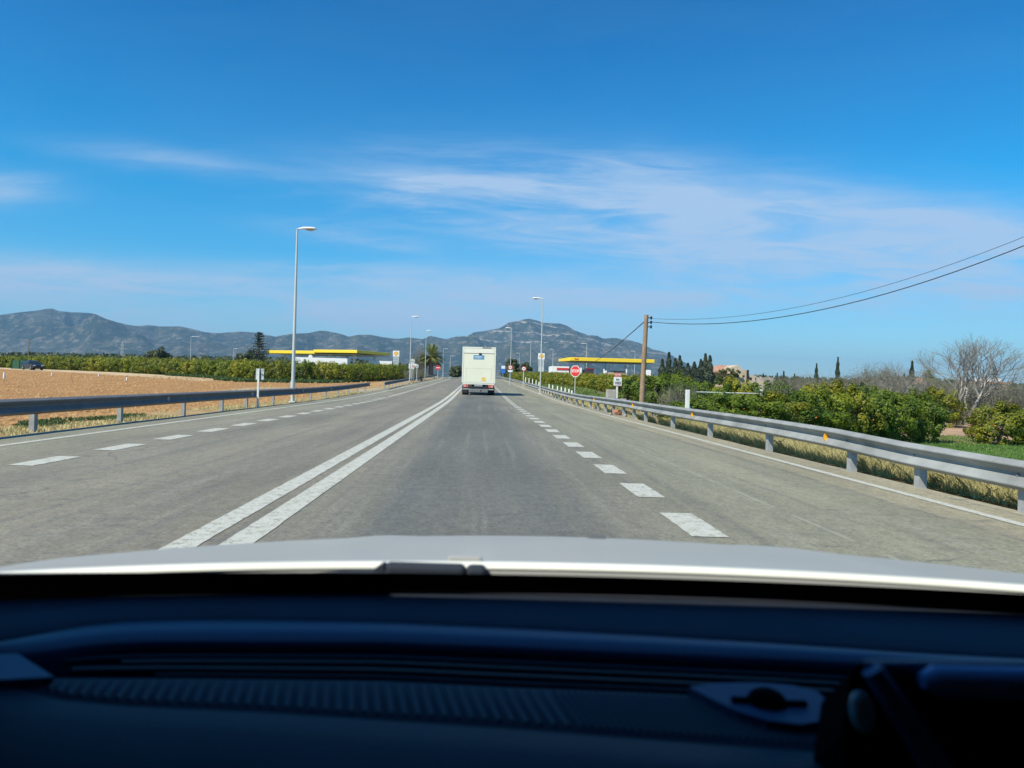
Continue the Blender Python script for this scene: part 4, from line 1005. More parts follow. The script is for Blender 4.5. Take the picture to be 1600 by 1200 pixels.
wood_mass('distant_woods', [(1120, 585), (1200, 587), (1270, 590), (1350, 592), (1420, 588), (1480, 593), (1560, 597), (1640, 602), (1700, 604)], 300, 9000, 3, bush_m, 22)
wood_mass('distant_treeline', [(-60, 551), (60, 551), (160, 553), (300, 556), (420, 558), (560, 562), (640, 569)], 330, 7000, 4, bush_m, 10)

# ---------------------------------------------------------------- houses on the right
D = 150; s_ = D/F
b = base(1148, D); c_ = lambda px, py: (P(px, py, D).x-b.x, P(px, py, D).z-b.z)
t = thing('farmhouse', 'ochre farmhouse with a sloping tiled roof half hidden by creeper', 'house', b)
fx = 1.0
x0 = c_(1105, 580)[0]; xg0 = c_(1141, 580)[0]; xg1 = c_(1168, 580)[0]; xr = c_(1185, 580)[0]
zr = c_(1152, 570)[1]; ze0 = c_(1105, 580)[1]; zsh = c_(1166, 579)[1]
mb = MB()
gab = [(xg0, -1), (xg1, -1), (xg1, zsh), (xg1-1.2, zsh+.3), (xg0+1.6, zr), (xg0, zr-.6)]
mb.prism(gab, 9.0, at(0, 0, 0)); mb.box(x0+.6, xg0-.001, 3, 9, -1, ze0-.15); mb.box(xg1+.001, xr, 1, 7, -1, zsh-.9); wl = mb.build('wall', wallb, t)
mb = MB(); mb.add([(x0, 1.6, ze0), (xg0, 1.6, ze0+.1), (xg0+1.2, 6, zr+.05), (x0+4, 6, zr+.05), (x0, 1.6, ze0-.18), (xg0, 1.6, ze0-.1)], [(0, 1, 2, 3), (4, 5, 1, 0)])
mb.add([(x0, 1.6, ze0), (x0+4, 6, zr+.05), (x0, 10, ze0)], [(0, 1, 2)]); mb.add([(x0+4, 6, zr+.05), (xg0+1.2, 6, zr+.05), (xg0, 10, ze0), (x0, 10, ze0)], [(0, 1, 2, 3)])
rf = mb.build('roof', rooft, t)
xc = c_(1166.5, 578)[0]; MB().box(xc-.12, xc+.25, -.7, -.35, .5, zsh+.1, b=.03).build('flue', black_m, t)
mb = MB(); xx = xg1+.8
for k in range(2): mb.box(xx+k*1.1, xx+k*1.1+.4, .92, .999, zsh-2.1, zsh-1.3)
mb.build('window', glassd, t)
V_, F_ = blob_cards((3.2, 1.0, 1.25), (zsh+.2)-1.2, 3600, 40, .3, 91, -.5); V_[:, 0] += (x0+xg0)/2+1.7; V_[:, 1] -= 0.9; V_[:, 2] += .0
o = link('creeper', npmesh('creeper', V_, F_, ivy_m)); o.location = b; tag(o, 'green creeper mound climbing over the ochre farmhouse roof', 'climbing plant')
D = 140; b = base(1195, D); t = thing('ruined_house', 'ruined stone building with broken crenellated walls right of the farmhouse', 'ruin', b)
mb = MB(); w0 = P(1180, 590, D); q = lambda px, py: (P(px, py, D).x-b.x, P(px, py, D).z-b.z)
xa, xb_ = q(1183, 590)[0], q(1209, 590)[0]; zt_ = q(1196, 589.5)[1]
out = [(xa, -1), (xb_, -1), (xb_, zt_)]; k = 0; xx = xb_
while xx > xa+.45: out += [(xx-.3, zt_+(.12 if k % 3 else -.1)), (xx-.32, zt_-.22), (xx-.5, zt_-.26), (xx-.52, zt_)]; xx -= .52; k += 1
out += [(xa, zt_)]
mb.prism(out, .4, at(0, 0, 0)); mb.build('front_wall', wallg, t)
MB().box(xa-1, xa+1.2, -.8, -.01, -1, q(1183, 597)[1], b=.03).build('outbuilding', wallb, t)
MB().box(xa+.2, xb_-.5, .41, 4.5, -1, zt_-.6).build('side_walls', wallg, t)
D = 118; b = base(1448, D); t = thing('small_house', 'little ochre house with red roof behind the leaning sapling', 'house', b); q = lambda px, py: (P(px, py, D).x-b.x, P(px, py, D).z-b.z)
xa, xb_ = q(1440, 600)[0], q(1456, 600)[0]; z1 = q(1448, 600)[1]
MB().box(xa, xb_, 0, 4, -1, z1).build('wall', wallb, t)
MB().prism([(-.5, 0), (xb_-xa+.5, -.3), ((xb_-xa)*.45, .95)], 4.6, at(xa, -.3, z1)).build('roof', rooft, t)
mb = MB()
for k in range(3): mb.box(xa+.25+k*.5, xa+.4+k*.5, -.02, -.002, z1-.9, z1-.1)
mb.build('shutter', wallw, t)
D = 190; b = base(1555, D); t = thing('villa', 'low white and pink house seen through the bare tree branches', 'house', b); q = lambda px, py: (P(px, py, D).x-b.x, P(px, py, D).z-b.z)
xa, xb_ = q(1527, 600)[0], q(1577, 600)[0]; z1 = q(1550, 598)[1]
MB().box(xa, xb_, 0, 7, -1, z1).build('wall', plain('pink_wall', (.55, .40, .33), .9), t); MB().box(xa+3, xa+6.4, .5, 6, z1+.002, z1+1.0).build('upper_storey', wallw, t)
MB().box(xa-.3, xb_+.3, -.3, 7.3, z1-.25, z1-.003+.25).build('roof', rooft, t)
mb = MB()
for k in range(4): mb.box(xa+.8+k*1.7, xa+1.5+k*1.7, -.03, -.003, z1-1.8, z1-.8)
mb.build('window', glassd, t)

# ---------------------------------------------------------------- white fence and gate posts on the right
D = 24.5; b = base(1073, D); t = thing('white_fence_post', 'white concrete fence post with a slanted brace just right of the utility pole', 'fence post', b)
zt_ = ztop(1074, 609, D)-b.z
MB().box(-.06, .06, -.06, .06, -.3, zt_, b=.01).build('post', white_post_m, t); MB().tube([(.03, 0, zt_*.62), (.42, 0.1, -.2)], .028, 6).build('brace', white_post_m, t)
D = 38; b = base(1066, D); t = thing('white_fence', 'white rail fence with thin posts running among the citrus trees', 'fence', b)
q = lambda px, py, D2=38: P(px, py, D2)-b
for px, y0 in ((1065.5, 600), (1069, 612)): a_ = q(px, y0); MB().box(a_.x-.05, a_.x+.05, -.05, .05, -.4, a_.z, b=.01).build('post', white_post_m, t)
a_ = q(1190, 608.5, 40); MB().box(a_.x-.06, a_.x+.06, a_.y-.06, a_.y+.06, -.8, a_.z).build('post', white_post_m, t)
a_ = q(1128, 613.5, 39); MB().box(a_.x-.05, a_.x+.05, a_.y-.05, a_.y+.05, -.8, a_.z).build('post', white_post_m, t)
MB().tube([q(1068, 612), q(1110, 613.2, 38.8), q(1190, 615.2, 40)], .035, 6).build('rail', white_post_m, t)
MB().tube([q(1069, 613), q(1077, 620, 38.3)], .025, 6).build('brace', white_post_m, t)
# short white bollards behind the far right barrier
bl = None
bol = [(821, 589), (826.5, 590.5), (832, 592), (837.5, 594), (842, 597), (858, 600), (863.5, 601.5), (871, 603), (877, 604.5), (883, 606), (889, 607.5), (893.5, 610)]
bolD = [104, 98, 92, 87, 82, 72, 69, 66, 63.5, 61.5, 59, 57]
for i, ((px, yt), D) in enumerate(zip(bol, bolD)):
    b = base(px, D)
    if bl is None:
        mb = MB(); mb.tube([(0, 0, -.3), (0, 0, .85), (0, 0, .9), (0, 0, .95)], [.065, .06, .05, .02], 10); bl = mb.build('bollard', white_post_m)
        o = bl
    else: o = bl.copy(); col.objects.link(o)
    o.location = b; zt_ = ztop(px, yt, D)-b.z; o.scale = (1, 1, max(.6, zt_/.95))
    tag(o, '%s white bollard from the stop sign behind the right crash barrier' % ordn(len(bol)-i), 'bollard', 'white bollards behind the barrier')
# rubble and blocks
g = random.Random(9)
b = base(952, 29.5); b.x = 6.25; t = MB()
for k in range(60):
    M = at(g.gauss(0, .42), g.gauss(0, .5), abs(g.gauss(.03, .09))) @ Matrix.Rotation(g.uniform(0, 6), 4, 'Z') @ Matrix.Rotation(g.gauss(0, .5), 4, 'X')
    s = g.uniform(.5, 1.2); t.box(-.12*s, .12*s, -.06*s, .06*s, -.03*s, .05*s, 0 if g.random() < .6 else 1, M, b=.01)
o = t.build('brick_rubble', [brick_m, concrete]); o.location = (6.2, 31, gz(6.2, 31)); tag(o, 'heap of broken red bricks and pale rubble behind the right barrier', 'rubble')
for px, D, w, h_, lab in ((954, 42, .5, .95, 'short concrete block just left of the kilometre sign'), (969, 42.5, .6, .5, 'low concrete block at the foot of the kilometre sign')):
    b = base(px, D); o = MB().box(-w/2, w/2, -.2, .2, -.3, h_, b=.03).build('concrete_block', concrete); o.location = b; tag(o, lab, 'concrete block', 'concrete blocks by the kilometre sign')
b = Vector((6.55, 26.5, gz(6.55, 26.5)))
mb = MB(); mb.box(-.5, .5, -.35, .35, -.3, .28, b=.03); o = mb.build('headwall', concrete); o.location = b; tag(o, 'concrete drain headwall with a dark opening behind the right barrier', 'drain')
MB().prism(ngon(14, .2), .02, at(-.05, -.38, 0.02)).build('pipe_mouth', black_m, o)

# ---------------------------------------------------------------- grass: blades as mass
def blades(name, pts_fn, n, hmin, hmax, mat, seed, w=.006, lean=.35):
    g = np.random.default_rng(seed); P0 = pts_fn(g, n); n = len(P0)
    h = g.uniform(hmin, hmax, n); a_ = g.uniform(0, 2*PI, n); wd = np.stack([np.cos(a_), np.sin(a_), 0*a_], 1)*(w*g.uniform(.6, 1.6, n))[:, None]
    ln = g.normal(size=(n, 3))*lean*h[:, None]; ln[:, 2] = 0
    mid = P0+ln*.35+np.array([0, 0, 1])*(h*.6)[:, None]; tip = P0+ln+np.array([0, 0, 1])*h[:, None]
    V_ = np.stack([P0-wd, P0+wd, mid+wd*.7, tip, mid-wd*.7], 1).reshape(-1, 3)
    me = bpy.data.meshes.new(name); F_ = np.arange(5*n).reshape(n, 5)
    me.vertices.add(len(V_)); me.vertices.foreach_set('co', V_.astype(np.float32).ravel()); me.loops.add(F_.size); me.loops.foreach_set('vertex_index', F_.astype(np.int32).ravel())
    me.polygons.add(n); me.polygons.foreach_set('loop_start', np.arange(0, 5*n, 5, dtype=np.int32)); me.materials.append(mat); me.update(calc_edges=True)
    return tag(link(name, me), kind='stuff')
def region(x0, x1, y0, y1, thr=-9, sc_=.5, p=1.0):
    def fn(g, n):
        y = y0+(y1-y0)*g.uniform(0, 1, n)**p; x = g.uniform(x0, x1, n); out = []
        for a_, b_ in zip(x, y):
            if mnoise.noise((a_*sc_, b_*sc_, 2.2)) > thr: out.append((a_+bend(b_), b_, gz(a_+bend(b_), b_)-.02))
        return np.array(out)
    return fn
def verge_pts(g, n):
    out = []
    for a_, b_ in zip(g.uniform(5.86, 6.75, n), 6+22*g.uniform(0, 1, n)**1.5):
        e = 5.93+.07*mnoise.noise((b_*2.2, 1.7, 0))+.05*mnoise.noise((b_*7, 3.1, 0))
        if a_ > e and mnoise.noise((a_*1.3, b_*1.3, 2.2)) > -.45: out.append((a_+bend(b_), b_, gz(a_, b_)-.02))
    return np.array(out)
blades('dry_grass', verge_pts, 120000, .06, .26, dry_m, 1, .0032, .45)
blades('dry_grass', region(5.8, 7.2, 28, 60, -.1, .6, 1.3), 9000, .08, .25, dry_m, 2, .012)
blades('green_grass', region(6.7, 12, 8, 40, -.15, .7, 1.3), 60000, .05, .13, green_m, 3, .007)
blades('green_grass', region(12, 30, 14, 46, -.4, .5, 1.2), 60000, .05, .13, green_m, 4, .014)
blades('green_grass', region(7, 13, 40, 110, -.2, .3, 1.2), 24000, .10, .40, green_m, 5, .03)
blades('dry_grass', region(-9.9, -8.35, 9, 62, -.05, .5, 1.3), 16000, .02, .09, dry_m, 6, .008)
blades('verge_weeds', region(-10.6, -9.2, 15, 21.5, .22, .45), 5000, .03, .12, weed_m, 7, .018)
def hv(g, n):
    out = []
    for _ in range(n):
        x = g.uniform(-45, -11.5); y = hedgeY(x)-g.uniform(0, 1)**1.3*(7 if x > -32 else 2.2)-.8
        if mnoise.noise((x*.3, y*.3, 5)) > -.25: out.append((x, y, gz(x, y)-.02))
    return np.array(out)
blades('verge_weeds', hv, 26000, .1, .45, weed_m, 8, .06)
# clods of the ploughed field
g = np.random.default_rng(3); cv = []
n = 5500; yy = 14+90*g.uniform(0, 1, n)**1.5; xx = -9.6-g.uniform(0, 1, n)*(yy*.62-4); keep = xx < -9.6; xx = xx[keep]; yy = yy[keep]
c = np.array([(a_, b_, gz(a_, b_)) for a_, b_ in zip(xx, yy) if b_ < hedgeY(a_)-4]); n = len(c); s = g.uniform(.02, .07, n)*(1+c[:, 1]/60)
octv = np.array([(1, 0, 0), (0, 1, 0), (-1, 0, 0), (0, -1, 0), (0, 0, .8)])
V_ = (c[:, None, :]+octv[None]*s[:, None, None]*g.uniform(.6, 1.4, (n, 5, 1))).reshape(-1, 3); o5 = np.arange(n)[:, None]*5
F_ = np.concatenate([o5+np.array([[0, 1, 4]]), o5+np.array([[1, 2, 4]]), o5+np.array([[2, 3, 4]]), o5+np.array([[3, 0, 4]])], 0)
clod = plain('clod', (0.35, 0.205, 0.08), .95, var=.3, scale=.7)
tag(link('soil_clods', npmesh('soil_clods', V_, F_, clod)), kind='stuff')

# tree guards and sticks in the field
for i, (px, py, D, hh, lab) in enumerate(((6, 581, 62, 1.15, 'white wrapped sapling at the left edge of the ploughed field'), (198, 591, 72, .5, 'small white tree guard in the middle of the ploughed field'), (81, 588, 84, .4, 'tiny white tree guard below the dark parked car'), (154, 588, 86, .4, 'tiny pale tree guard between the parked car and the middle tree guard'))):
    b = base(px, D); zt_ = max(.5, ztop(px, py, D)-b.z); t = thing('sapling', lab, 'sapling', b, 0, 'young saplings in the field')
    MB().tube([(0, 0, -.1), (.02, 0, zt_*.6), (-.03, 0, zt_+.15)], [.02, .015, .008], 5).build('stem', bark, t)
    MB().tube([(0, 0, zt_*.35), (0.02, 0, zt_*.62), (0.02, 0, zt_)], [.07, .09, .06], 8).build('guard', wallw, t)
b = base(114, 66); MB_ = MB().tube([(0, 0, -.1), (-.12, 0, .35), (-.12, 0, .7), (.1, 0, .95)], .015, 5); o = MB_.build('bent_stick', bark); o.location = b; tag(o, 'thin bent stick standing in the ploughed field', 'stick')

# thin pole and pylon at left
D = 300; b = base(43.5, D); t = thing('telegraph_pole', 'dark far pole above the parked car', 'pole', b); zt_ = ztop(45, 531, D)-b.z
MB().tube([(0, 0, -.5), (.2, 0, zt_)], [.2, .14], 6).build('pole', wood, t); MB().box(-.7, .9, -.06, .06, zt_-.5, zt_-.3).build('crossarm', wood, t)
D = 700; b = base(190.5, D); zt_ = ztop(191, 533, D)-b.z; t = thing('lattice_pylon', 'pale lattice pylon rising behind the left orchard', 'pylon', b); mb = MB(); n = 9
cor = lambda k, f: Vector(((1 if k in (0, 3) else -1)*(2.0-1.7*f), (1 if k < 2 else -1)*(2.0-1.7*f), zt_*f))
for k in range(4):
    mb.tube([cor(k, 0), cor(k, 1)], .12, 4)
    for i in range(n): mb.tube([cor(k, i/n), cor((k+1) % 4, (i+1)/n)], .06, 3); mb.tube([cor((k+1) % 4, i/n), cor(k, (i+1)/n)], .06, 3)
mb.build('lattice', lamp_paint, t); mb = MB()
for f, w in ((.75, 3), (.87, 2.4)): mb.tube([(-w, 0, zt_*f), (w, 0, zt_*f)], .12, 4)
mb.build('crossarm', lamp_paint, t)

# green netting fence at left
D = 128; a0 = P(18, 575, D); t = thing('netting_fence', 'green netting fence with posts left of the dark parked car', 'fence', (a0.x, D, gz(a0.x, D)))
zz_ = ztop(30, 563, D)-t.location.z
MB().box(0, 2.6, 0, .04, 0, zz_).build('netting', green_net, t)
for x_ in (0, 1.3, 2.6): MB().tube([(x_, -.06, -.2), (x_, -.06, zz_+.2)], .05, 6).build('post', green_net, t)

# ---------------------------------------------------------------- parked car
D = 122; b = base(50.5, D)
car_paint = plain('black_car_paint', (.014, .014, .018), .25, coat=.6, var=.03)
rubber = plain('tyre_rubber', (.02, .02, .02), .9); rim_m = plain('wheel_rim', (.35, .35, .36), .35, .8)
t = thing('parked_car', 'black parked hatchback on the pale track beside the left orchard', 'car', b, R(-35))
prof = [(-2.0, .30), (-2.02, .75), (-1.85, .92), (-1.35, 1.38), (-.9, 1.46), (.2, 1.47), (.55, 1.38), (1.05, .98), (1.85, .80), (2.05, .62), (2.05, .30)]
vs = []; n = len(prof)
for s, k in ((-1, 1), (1, 1)):
    for x_, z_ in prof: vs.append((x_, s*(.86 if z_ < 1.0 else .86-.32*(z_-1.0)/.47*.8), z_))
mb = MB(); mb.add(vs, [list(range(n))[::-1], list(range(n, 2*n))] + [(i, (i+1) % n, n+(i+1) % n, n+i) for i in range(n)]); mb.build('body', car_paint, t)
for s in (-1, 1):
    mb = MB()
    for q in (((-1.25, .98), (-.35, .98), (-.35, 1.36), (-.95, 1.36)), ((-.27, .98), (.85, .98), (.42, 1.33), (-.27, 1.36))):
        mb.add([(x_, s*(.862 if z_ < 1 else .815-.12*(z_-1.2)), z_) for x_, z_ in q], [(0, 1, 2, 3)])
    mb.build('side_window', glassd, t)
mb = MB(); mb.add([(1.03, -.74, 1.01), (1.03, .74, 1.01), (.6, .60, 1.36), (.6, -.60, 1.36)], [(0, 1, 2, 3)]); mb.build('windscreen', glassd, t)
mb = MB(); mb.add([(-1.86, -.72, .95), (-1.86, .72, .95), (-1.42, .58, 1.36), (-1.42, -.58, 1.36)], [(3, 2, 1, 0)]); mb.build('rear_window', glassd, t)
for x_ in (-1.25, 1.3):
    for s in (-1, 1):
        w = MB().tube([(x_, s*.70, .32), (x_, s*.90, .32)], .32, 18).build('wheel', rubber, t); MB().tube([(x_, s*.80, .32), (x_, s*.905, .32)], .20, 14).build('rim', rim_m, w)
for s in (-1, 1):
    MB().box(1.93, 2.06, s*.6-.16, s*.6+.16, .62, .74, b=.01).build('headlight', wallw, t); MB().box(-2.05, -1.98, s*.66-.12, s*.66+.12, .75, .92, b=.01).build('tail_light', sign_red, t)
for s in (-1, 1): MB().box(.62, .82, s*.93-.08, s*.93+.08, 1.0, 1.13, b=.02).build('mirror', car_paint, t)

# ---------------------------------------------------------------- truck ahead
D = 57.0; zg = ramp(D); t = thing('box_truck', 'cream box truck driving ahead in the same lane', 'truck', (colx(747.5, D, 1), D, zg))
cream = plain('cream_panel', (0.75, 0.73, 0.56), .45, var=.04, scale=.8); cream2 = plain('cream_frame', (.77, .75, .63), .45, var=.04)
hw = 1.24; zb = .93; zt_ = 3.58
MB().box(-hw, hw, 0.03, 5.6, zb, zt_, b=.03).build('cargo_box', cream, t)
mb = MB()
for x_ in (-hw+.005, hw-.085): mb.box(x_, x_+.08, -.02, .028, zb-.02, zt_-.0, b=.008)
mb.box(-hw+.086, hw-.086, -.02, .028, zt_-.09, zt_, b=.008); mb.box(-hw+.086, hw-.086, -.02, .028, zb-.02, zb+.08, b=.008)
mb.build('rear_frame', cream2, t)
dr = MB().box(-hw+.10, hw-.10, -.005, .025, zb+.09, zt_-.50, b=.01).build('rear_door', cream, t)
MB().box(-hw+.10, hw-.10, -.007, .024, zt_-.46, zt_-.10, b=.01).build('upper_flap', cream2, t)
MB().box(-hw+.09, hw-.09, .0, .027, zt_-.497, zt_-.463).build('door_gap', ink, t)
MB().box(-hw+.22, hw-.22, -.009, -.0055, 1.98, 1.995).build('door_seam', plain('seam_grey', (.45, .45, .36), .6), dr)
mb = MB(); mb.box(-.95, -.93, -.009, -.0055, 1.15, 1.97); mb.box(.93, .95, -.009, -.0055, 1.15, 1.97); mb.build('door_seam', MATS['seam_grey'], dr)
MB().box(-.02, .17, -.05, -.006, zt_-.58, zt_-.44, b=.015).build('latch', black_m, dr)
MB().box(-.42, .38, -.012, -.0055, 2.66, 2.98, b=.004).build('blue_label', plain('label_blue', (.10, .28, .46), .5, var=.2, scale=6), dr)
mb = MB(); mb.box(-.34, .22, -.016, -.0125, 2.84, 2.88); mb.box(-.34, .14, -.016, -.0125, 2.75, 2.78); mb.build('label_marks', sign_white, dr)
MB().prism(ngon(18, .16), .006, at(.38, -.013, 1.20)).build('round_sticker', plain('sticker_yellow', (.75, .52, .12), .5, var=.2, scale=6), dr)
MB().box(hw-1.0, hw-.35, -.03, -.0205, zt_-.07, zt_-.02).build('marker_strip', ink, t)
MB().box(-hw+.08, hw-.08, .0, .12, .80, zb-.021, b=.01).build('light_bar', cream2, t)
for s in (-1, 1):
    l = MB().box(s*.93-.19, s*.93+.19, -.03, .09, .56, .79, b=.02).build('tail_light', plain('lamp_red%d' % s, (.50, .12, .10), .3), t)
    MB().box(s*1.02-.07, s*1.02+.07, -.036, -.0305, .60, .75).build('indicator', plain('lamp_pink%d' % s, (.62, .30, .26), .3), l)
MB().box(-.72, .72, -.05, .05, .52, .66, b=.015).build('bumper', black_m, t)
MB().box(-.30, .30, -.02, 0.02, .665, .79, b=.005).build('number_plate', plain('plate_grey', (.28, .31, .34), .5), t)
MB().box(-1.15, 1.15, .0, .10, .40, .49, b=.01).build('underrun_bar', galv_post, t)
MB().box(-.5, .5, .3, 5.5, .5, .92).build('chassis', black_m, t)
for y_, w in ((.95, 1), (4.6, 0)):
    for s in (-1, 1):
        wl = MB().tube([(s*(1.20), y_, .38), (s*(.72 if w else .92), y_, .38)], [.385, .385], 22).build('wheel', rubber, t)
        MB().tube([(s*1.15, y_, .38), (s*1.215, y_, .38)], .2, 14).build('rim', rim_m, wl)
for s in (-1, 1): MB().box(s*.97-.24, s*.97+.24, .42, .44, .16, .6).build('mudflap', rubber, t)
MB().tube([(.2, .3, .30), (.2, 3, .32)], .05, 8).build('exhaust', rusty, t)
mb = MB(); pr = [(5.75, .45), (7.6, .45), (7.65, 1.15), (7.25, 1.35), (6.75, 2.25), (5.75, 2.35)]; n = len(pr)
vs = [(s*1.05*(1 if z_ < 1.5 else .92), y_, z_) for s in (-1, 1) for y_, z_ in pr]
mb.add(vs, [list(range(n)), list(range(n, 2*n))[::-1]]+[(i, n+i, n+(i+1) % n, (i+1) % n) for i in range(n)]); cb = mb.build('cab', cream2, t)
mb = MB(); mb.add([(-.9, 7.24, 1.38), (.9, 7.24, 1.38), (.85, 6.8, 2.2), (-.85, 6.8, 2.2)], [(0, 1, 2, 3)]); mb.build('windscreen', glassd, cb)
for s in (-1, 1): MB().box(s*1.22-.09, s*1.22+.09, 6.85, 6.93, 1.45, 1.85, b=.02).build('mirror', black_m, t)

# ---------------------------------------------------------------- the car we ride in
XC = 0.224
car = thing('white_car', 'white car the photo is taken from, bonnet and dashboard at the bottom', 'car', (XC, 0, 0))
whitep = plain('white_car_paint', (0.32, 0.33, 0.31), .6, coat=.25, var=.03, scale=1.5)
dashm = plain('dashboard_plastic', (0.019, 0.028, 0.046), .65, var=.15, scale=14, bump=.12, spec=.35)  # blue veil of sky light is put into this plastic's colour
dashl = plain('dashboard_highlight', (0.025, 0.050, 0.11), .42, var=.1, scale=14, spec=.5)  # bluer, lighter tone paints the highlight along the vent lip
dashk = plain('dashboard_black', (0.002, 0.002, 0.003), .9, spec=.05)
# bonnet
def hood_rear(x): return 1.1232-.08*x*x
def hood_z(x, y):
    tt = y-hood_rear(x); z = .9352-.0779*tt-.089*tt*tt-.0215*x*x-.04*x*x*tt-.0061*x**4
    z += .004*math.exp(-((abs(x)-.46+.05*tt)/.05)**2)*sstep(tt/.3)
    if tt > 1.2: z -= (tt-1.2)**2*1.3
    return z
mb = MB(); nx, ny = 60, 44; vs = []
for j in range(ny+1):
    for i in range(nx+1):
        x = -.95+1.9*i/nx; y0 = hood_rear(x); y = y0+(2.55-y0)*(j/ny)**1.0
        vs.append((x, y, hood_z(x, y)))
mb.add(vs, [(j*(nx+1)+i, j*(nx+1)+i+1, (j+1)*(nx+1)+i+1, (j+1)*(nx+1)+i) for j in range(ny) for i in range(nx)], 0, True)
vs = []                                                     # rolled rear lip catching the sun
for i in range(nx+1):
    x = -.95+1.9*i/nx; y = hood_rear(x); z = hood_z(x, y)
    vs += [(x, y, z), (x, y-.006, z-.0015), (x, y-.011, z-.005), (x, y-.013, z-.011), (x, y-.012, z-.02)]
mb.add(vs, [(5*i+k, 5*i+k+1, 5*i+5+k+1, 5*i+5+k) for i in range(nx) for k in range(4)], 0, True)
hd = mb.build('bonnet', whitep, car)
for x_, y_ in ((.04, 1.66),): MB().box(x_-.018, x_+.018, y_-.012, y_+.012, hood_z(x_, y_)-.004, hood_z(x_, y_)+.006, b=.004).build('washer_nozzle', plain('nozzle_grey', (.10, .105, .10), .6), hd)
mb = MB(); mb.box(-.262, -.212, 1.135, 1.15, hood_z(-.24, 1.14)-.004, hood_z(-.24, 1.14)+.008, b=.003); mb.build('nozzle_cover', whitep, hd)
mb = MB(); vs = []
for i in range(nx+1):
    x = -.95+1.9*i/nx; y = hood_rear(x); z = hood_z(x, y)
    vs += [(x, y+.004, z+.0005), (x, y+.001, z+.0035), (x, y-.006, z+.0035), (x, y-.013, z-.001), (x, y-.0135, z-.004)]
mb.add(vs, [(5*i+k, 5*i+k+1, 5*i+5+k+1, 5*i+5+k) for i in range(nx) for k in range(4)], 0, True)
mb.build('bonnet_highlight', plain('highlight_white', (.70, .72, .64), .6), hd)  # pale strip paints the sunlit line along the bonnet's rear edge
# front fenders / nose (below the sight line)
mb = MB(); mb.box(-.88, .88, 2.3, 2.55, .20, .50, b=.06); mb.build('front_bumper', whitep, car)
for s in (-1, 1):
    mb = MB(); mb.box(min(s*.86, s*.90), max(s*.86, s*.90), 1.0, 2.5, .3, .60, b=.02); mb.build('front_wing', whitep, car)
# cowl and wipers
mb = MB(); n = 40; vs = []
for i in range(n+1):
    x = -.95+1.90*i/n; y = hood_rear(x)
    vs += [(x, y-.013, .905), (x, y-.016, .918), (x, y-.022, .922), (x, y-.034, .90)]
mb.add(vs, [(4*i+k, 4*i+4+k, 4*i+5+k, 4*i+1+k) for i in range(n) for k in range(3)], 0, True)
mb.build('cowl', plain('cowl_plastic', (.020, .024, .034), .8, spec=.2), car)
wip_m = plain('wiper_plastic', (.028, .036, .050), .75, spec=.2)
yw = 1.10; mb = MB(); mb.box(-.350, -.235, yw-.012, yw+.008, .905, .9385, b=.007); mb.box(-.234, -.205, yw-.012, yw+.008, .905, .938, b=.007); mb.prism([(-.400, 0), (-.351, .0), (-.351, .032)], .016, at(0, yw-.010, .906))
mb.tube([(-.33, yw, .922), (-.60, yw-.03, .905), (-.80, yw-.06, .90)], [.010, .007, .005], 6)
mb.build('wiper', wip_m, car)
# windscreen
m, tt_, b_ = newmat('windscreen_glass')
for n_ in list(tt_.nodes):
    if n_.type == 'BSDF_PRINCIPLED': tt_.nodes.remove(n_)
trn = nn(tt_, 'ShaderNodeBsdfTransparent'); trn.inputs[0].default_value = (.97, .985, .98, 1); gl = nn(tt_, 'ShaderNodeBsdfGlossy'); gl.inputs['Roughness'].default_value = .02
lw = nn(tt_, 'ShaderNodeFresnel'); lw.inputs[0].default_value = 1.33; mx_ = nn(tt_, 'ShaderNodeMixShader'); tt_.links.new(mth(tt_, 'MULTIPLY', lw.outputs[0], .25), mx_.inputs[0])
tt_.links.new(trn.outputs[0], mx_.inputs[1]); tt_.links.new(gl.outputs[0], mx_.inputs[2]); tt_.links.new(mx_.outputs[0], tt_.nodes['Material Output'].inputs['Surface'])
ws_m = m
mb = MB(); n = 20; vs = []
def wsp(i, j, k):     # windscreen grid
    f = i/n*2-1; g_ = j/8; x = f*(.88-.06*g_); y = 1.09-.48*g_-.10*f*f*(1-g_*.6); z = .915+.64*g_; return (x, y, z)
for j in range(9):
    for i in range(n+1): vs.append(wsp(i, j, 0))
mb.add(vs, [(j*(n+1)+i, j*(n+1)+i+1, (j+1)*(n+1)+i+1, (j+1)*(n+1)+i) for j in range(8) for i in range(n)], 0, True)
wsn = mb.build('windscreen', ws_m, car)
# black ceramic band at the glass foot
mb = MB(); vs = []
for i in range(41):
    for g_ in (-.05, -.01, .0265):
        f = i/40*2-1; vs.append((f*.95, 1.086-.48*g_-.10*f*f, .915+.64*g_))
mb.add(vs, [(3*i+k, 3*i+3+k, 3*i+4+k, 3*i+1+k) for i in range(40) for k in range(2)], 0, True); mb.build('glass_border', dashk, car)
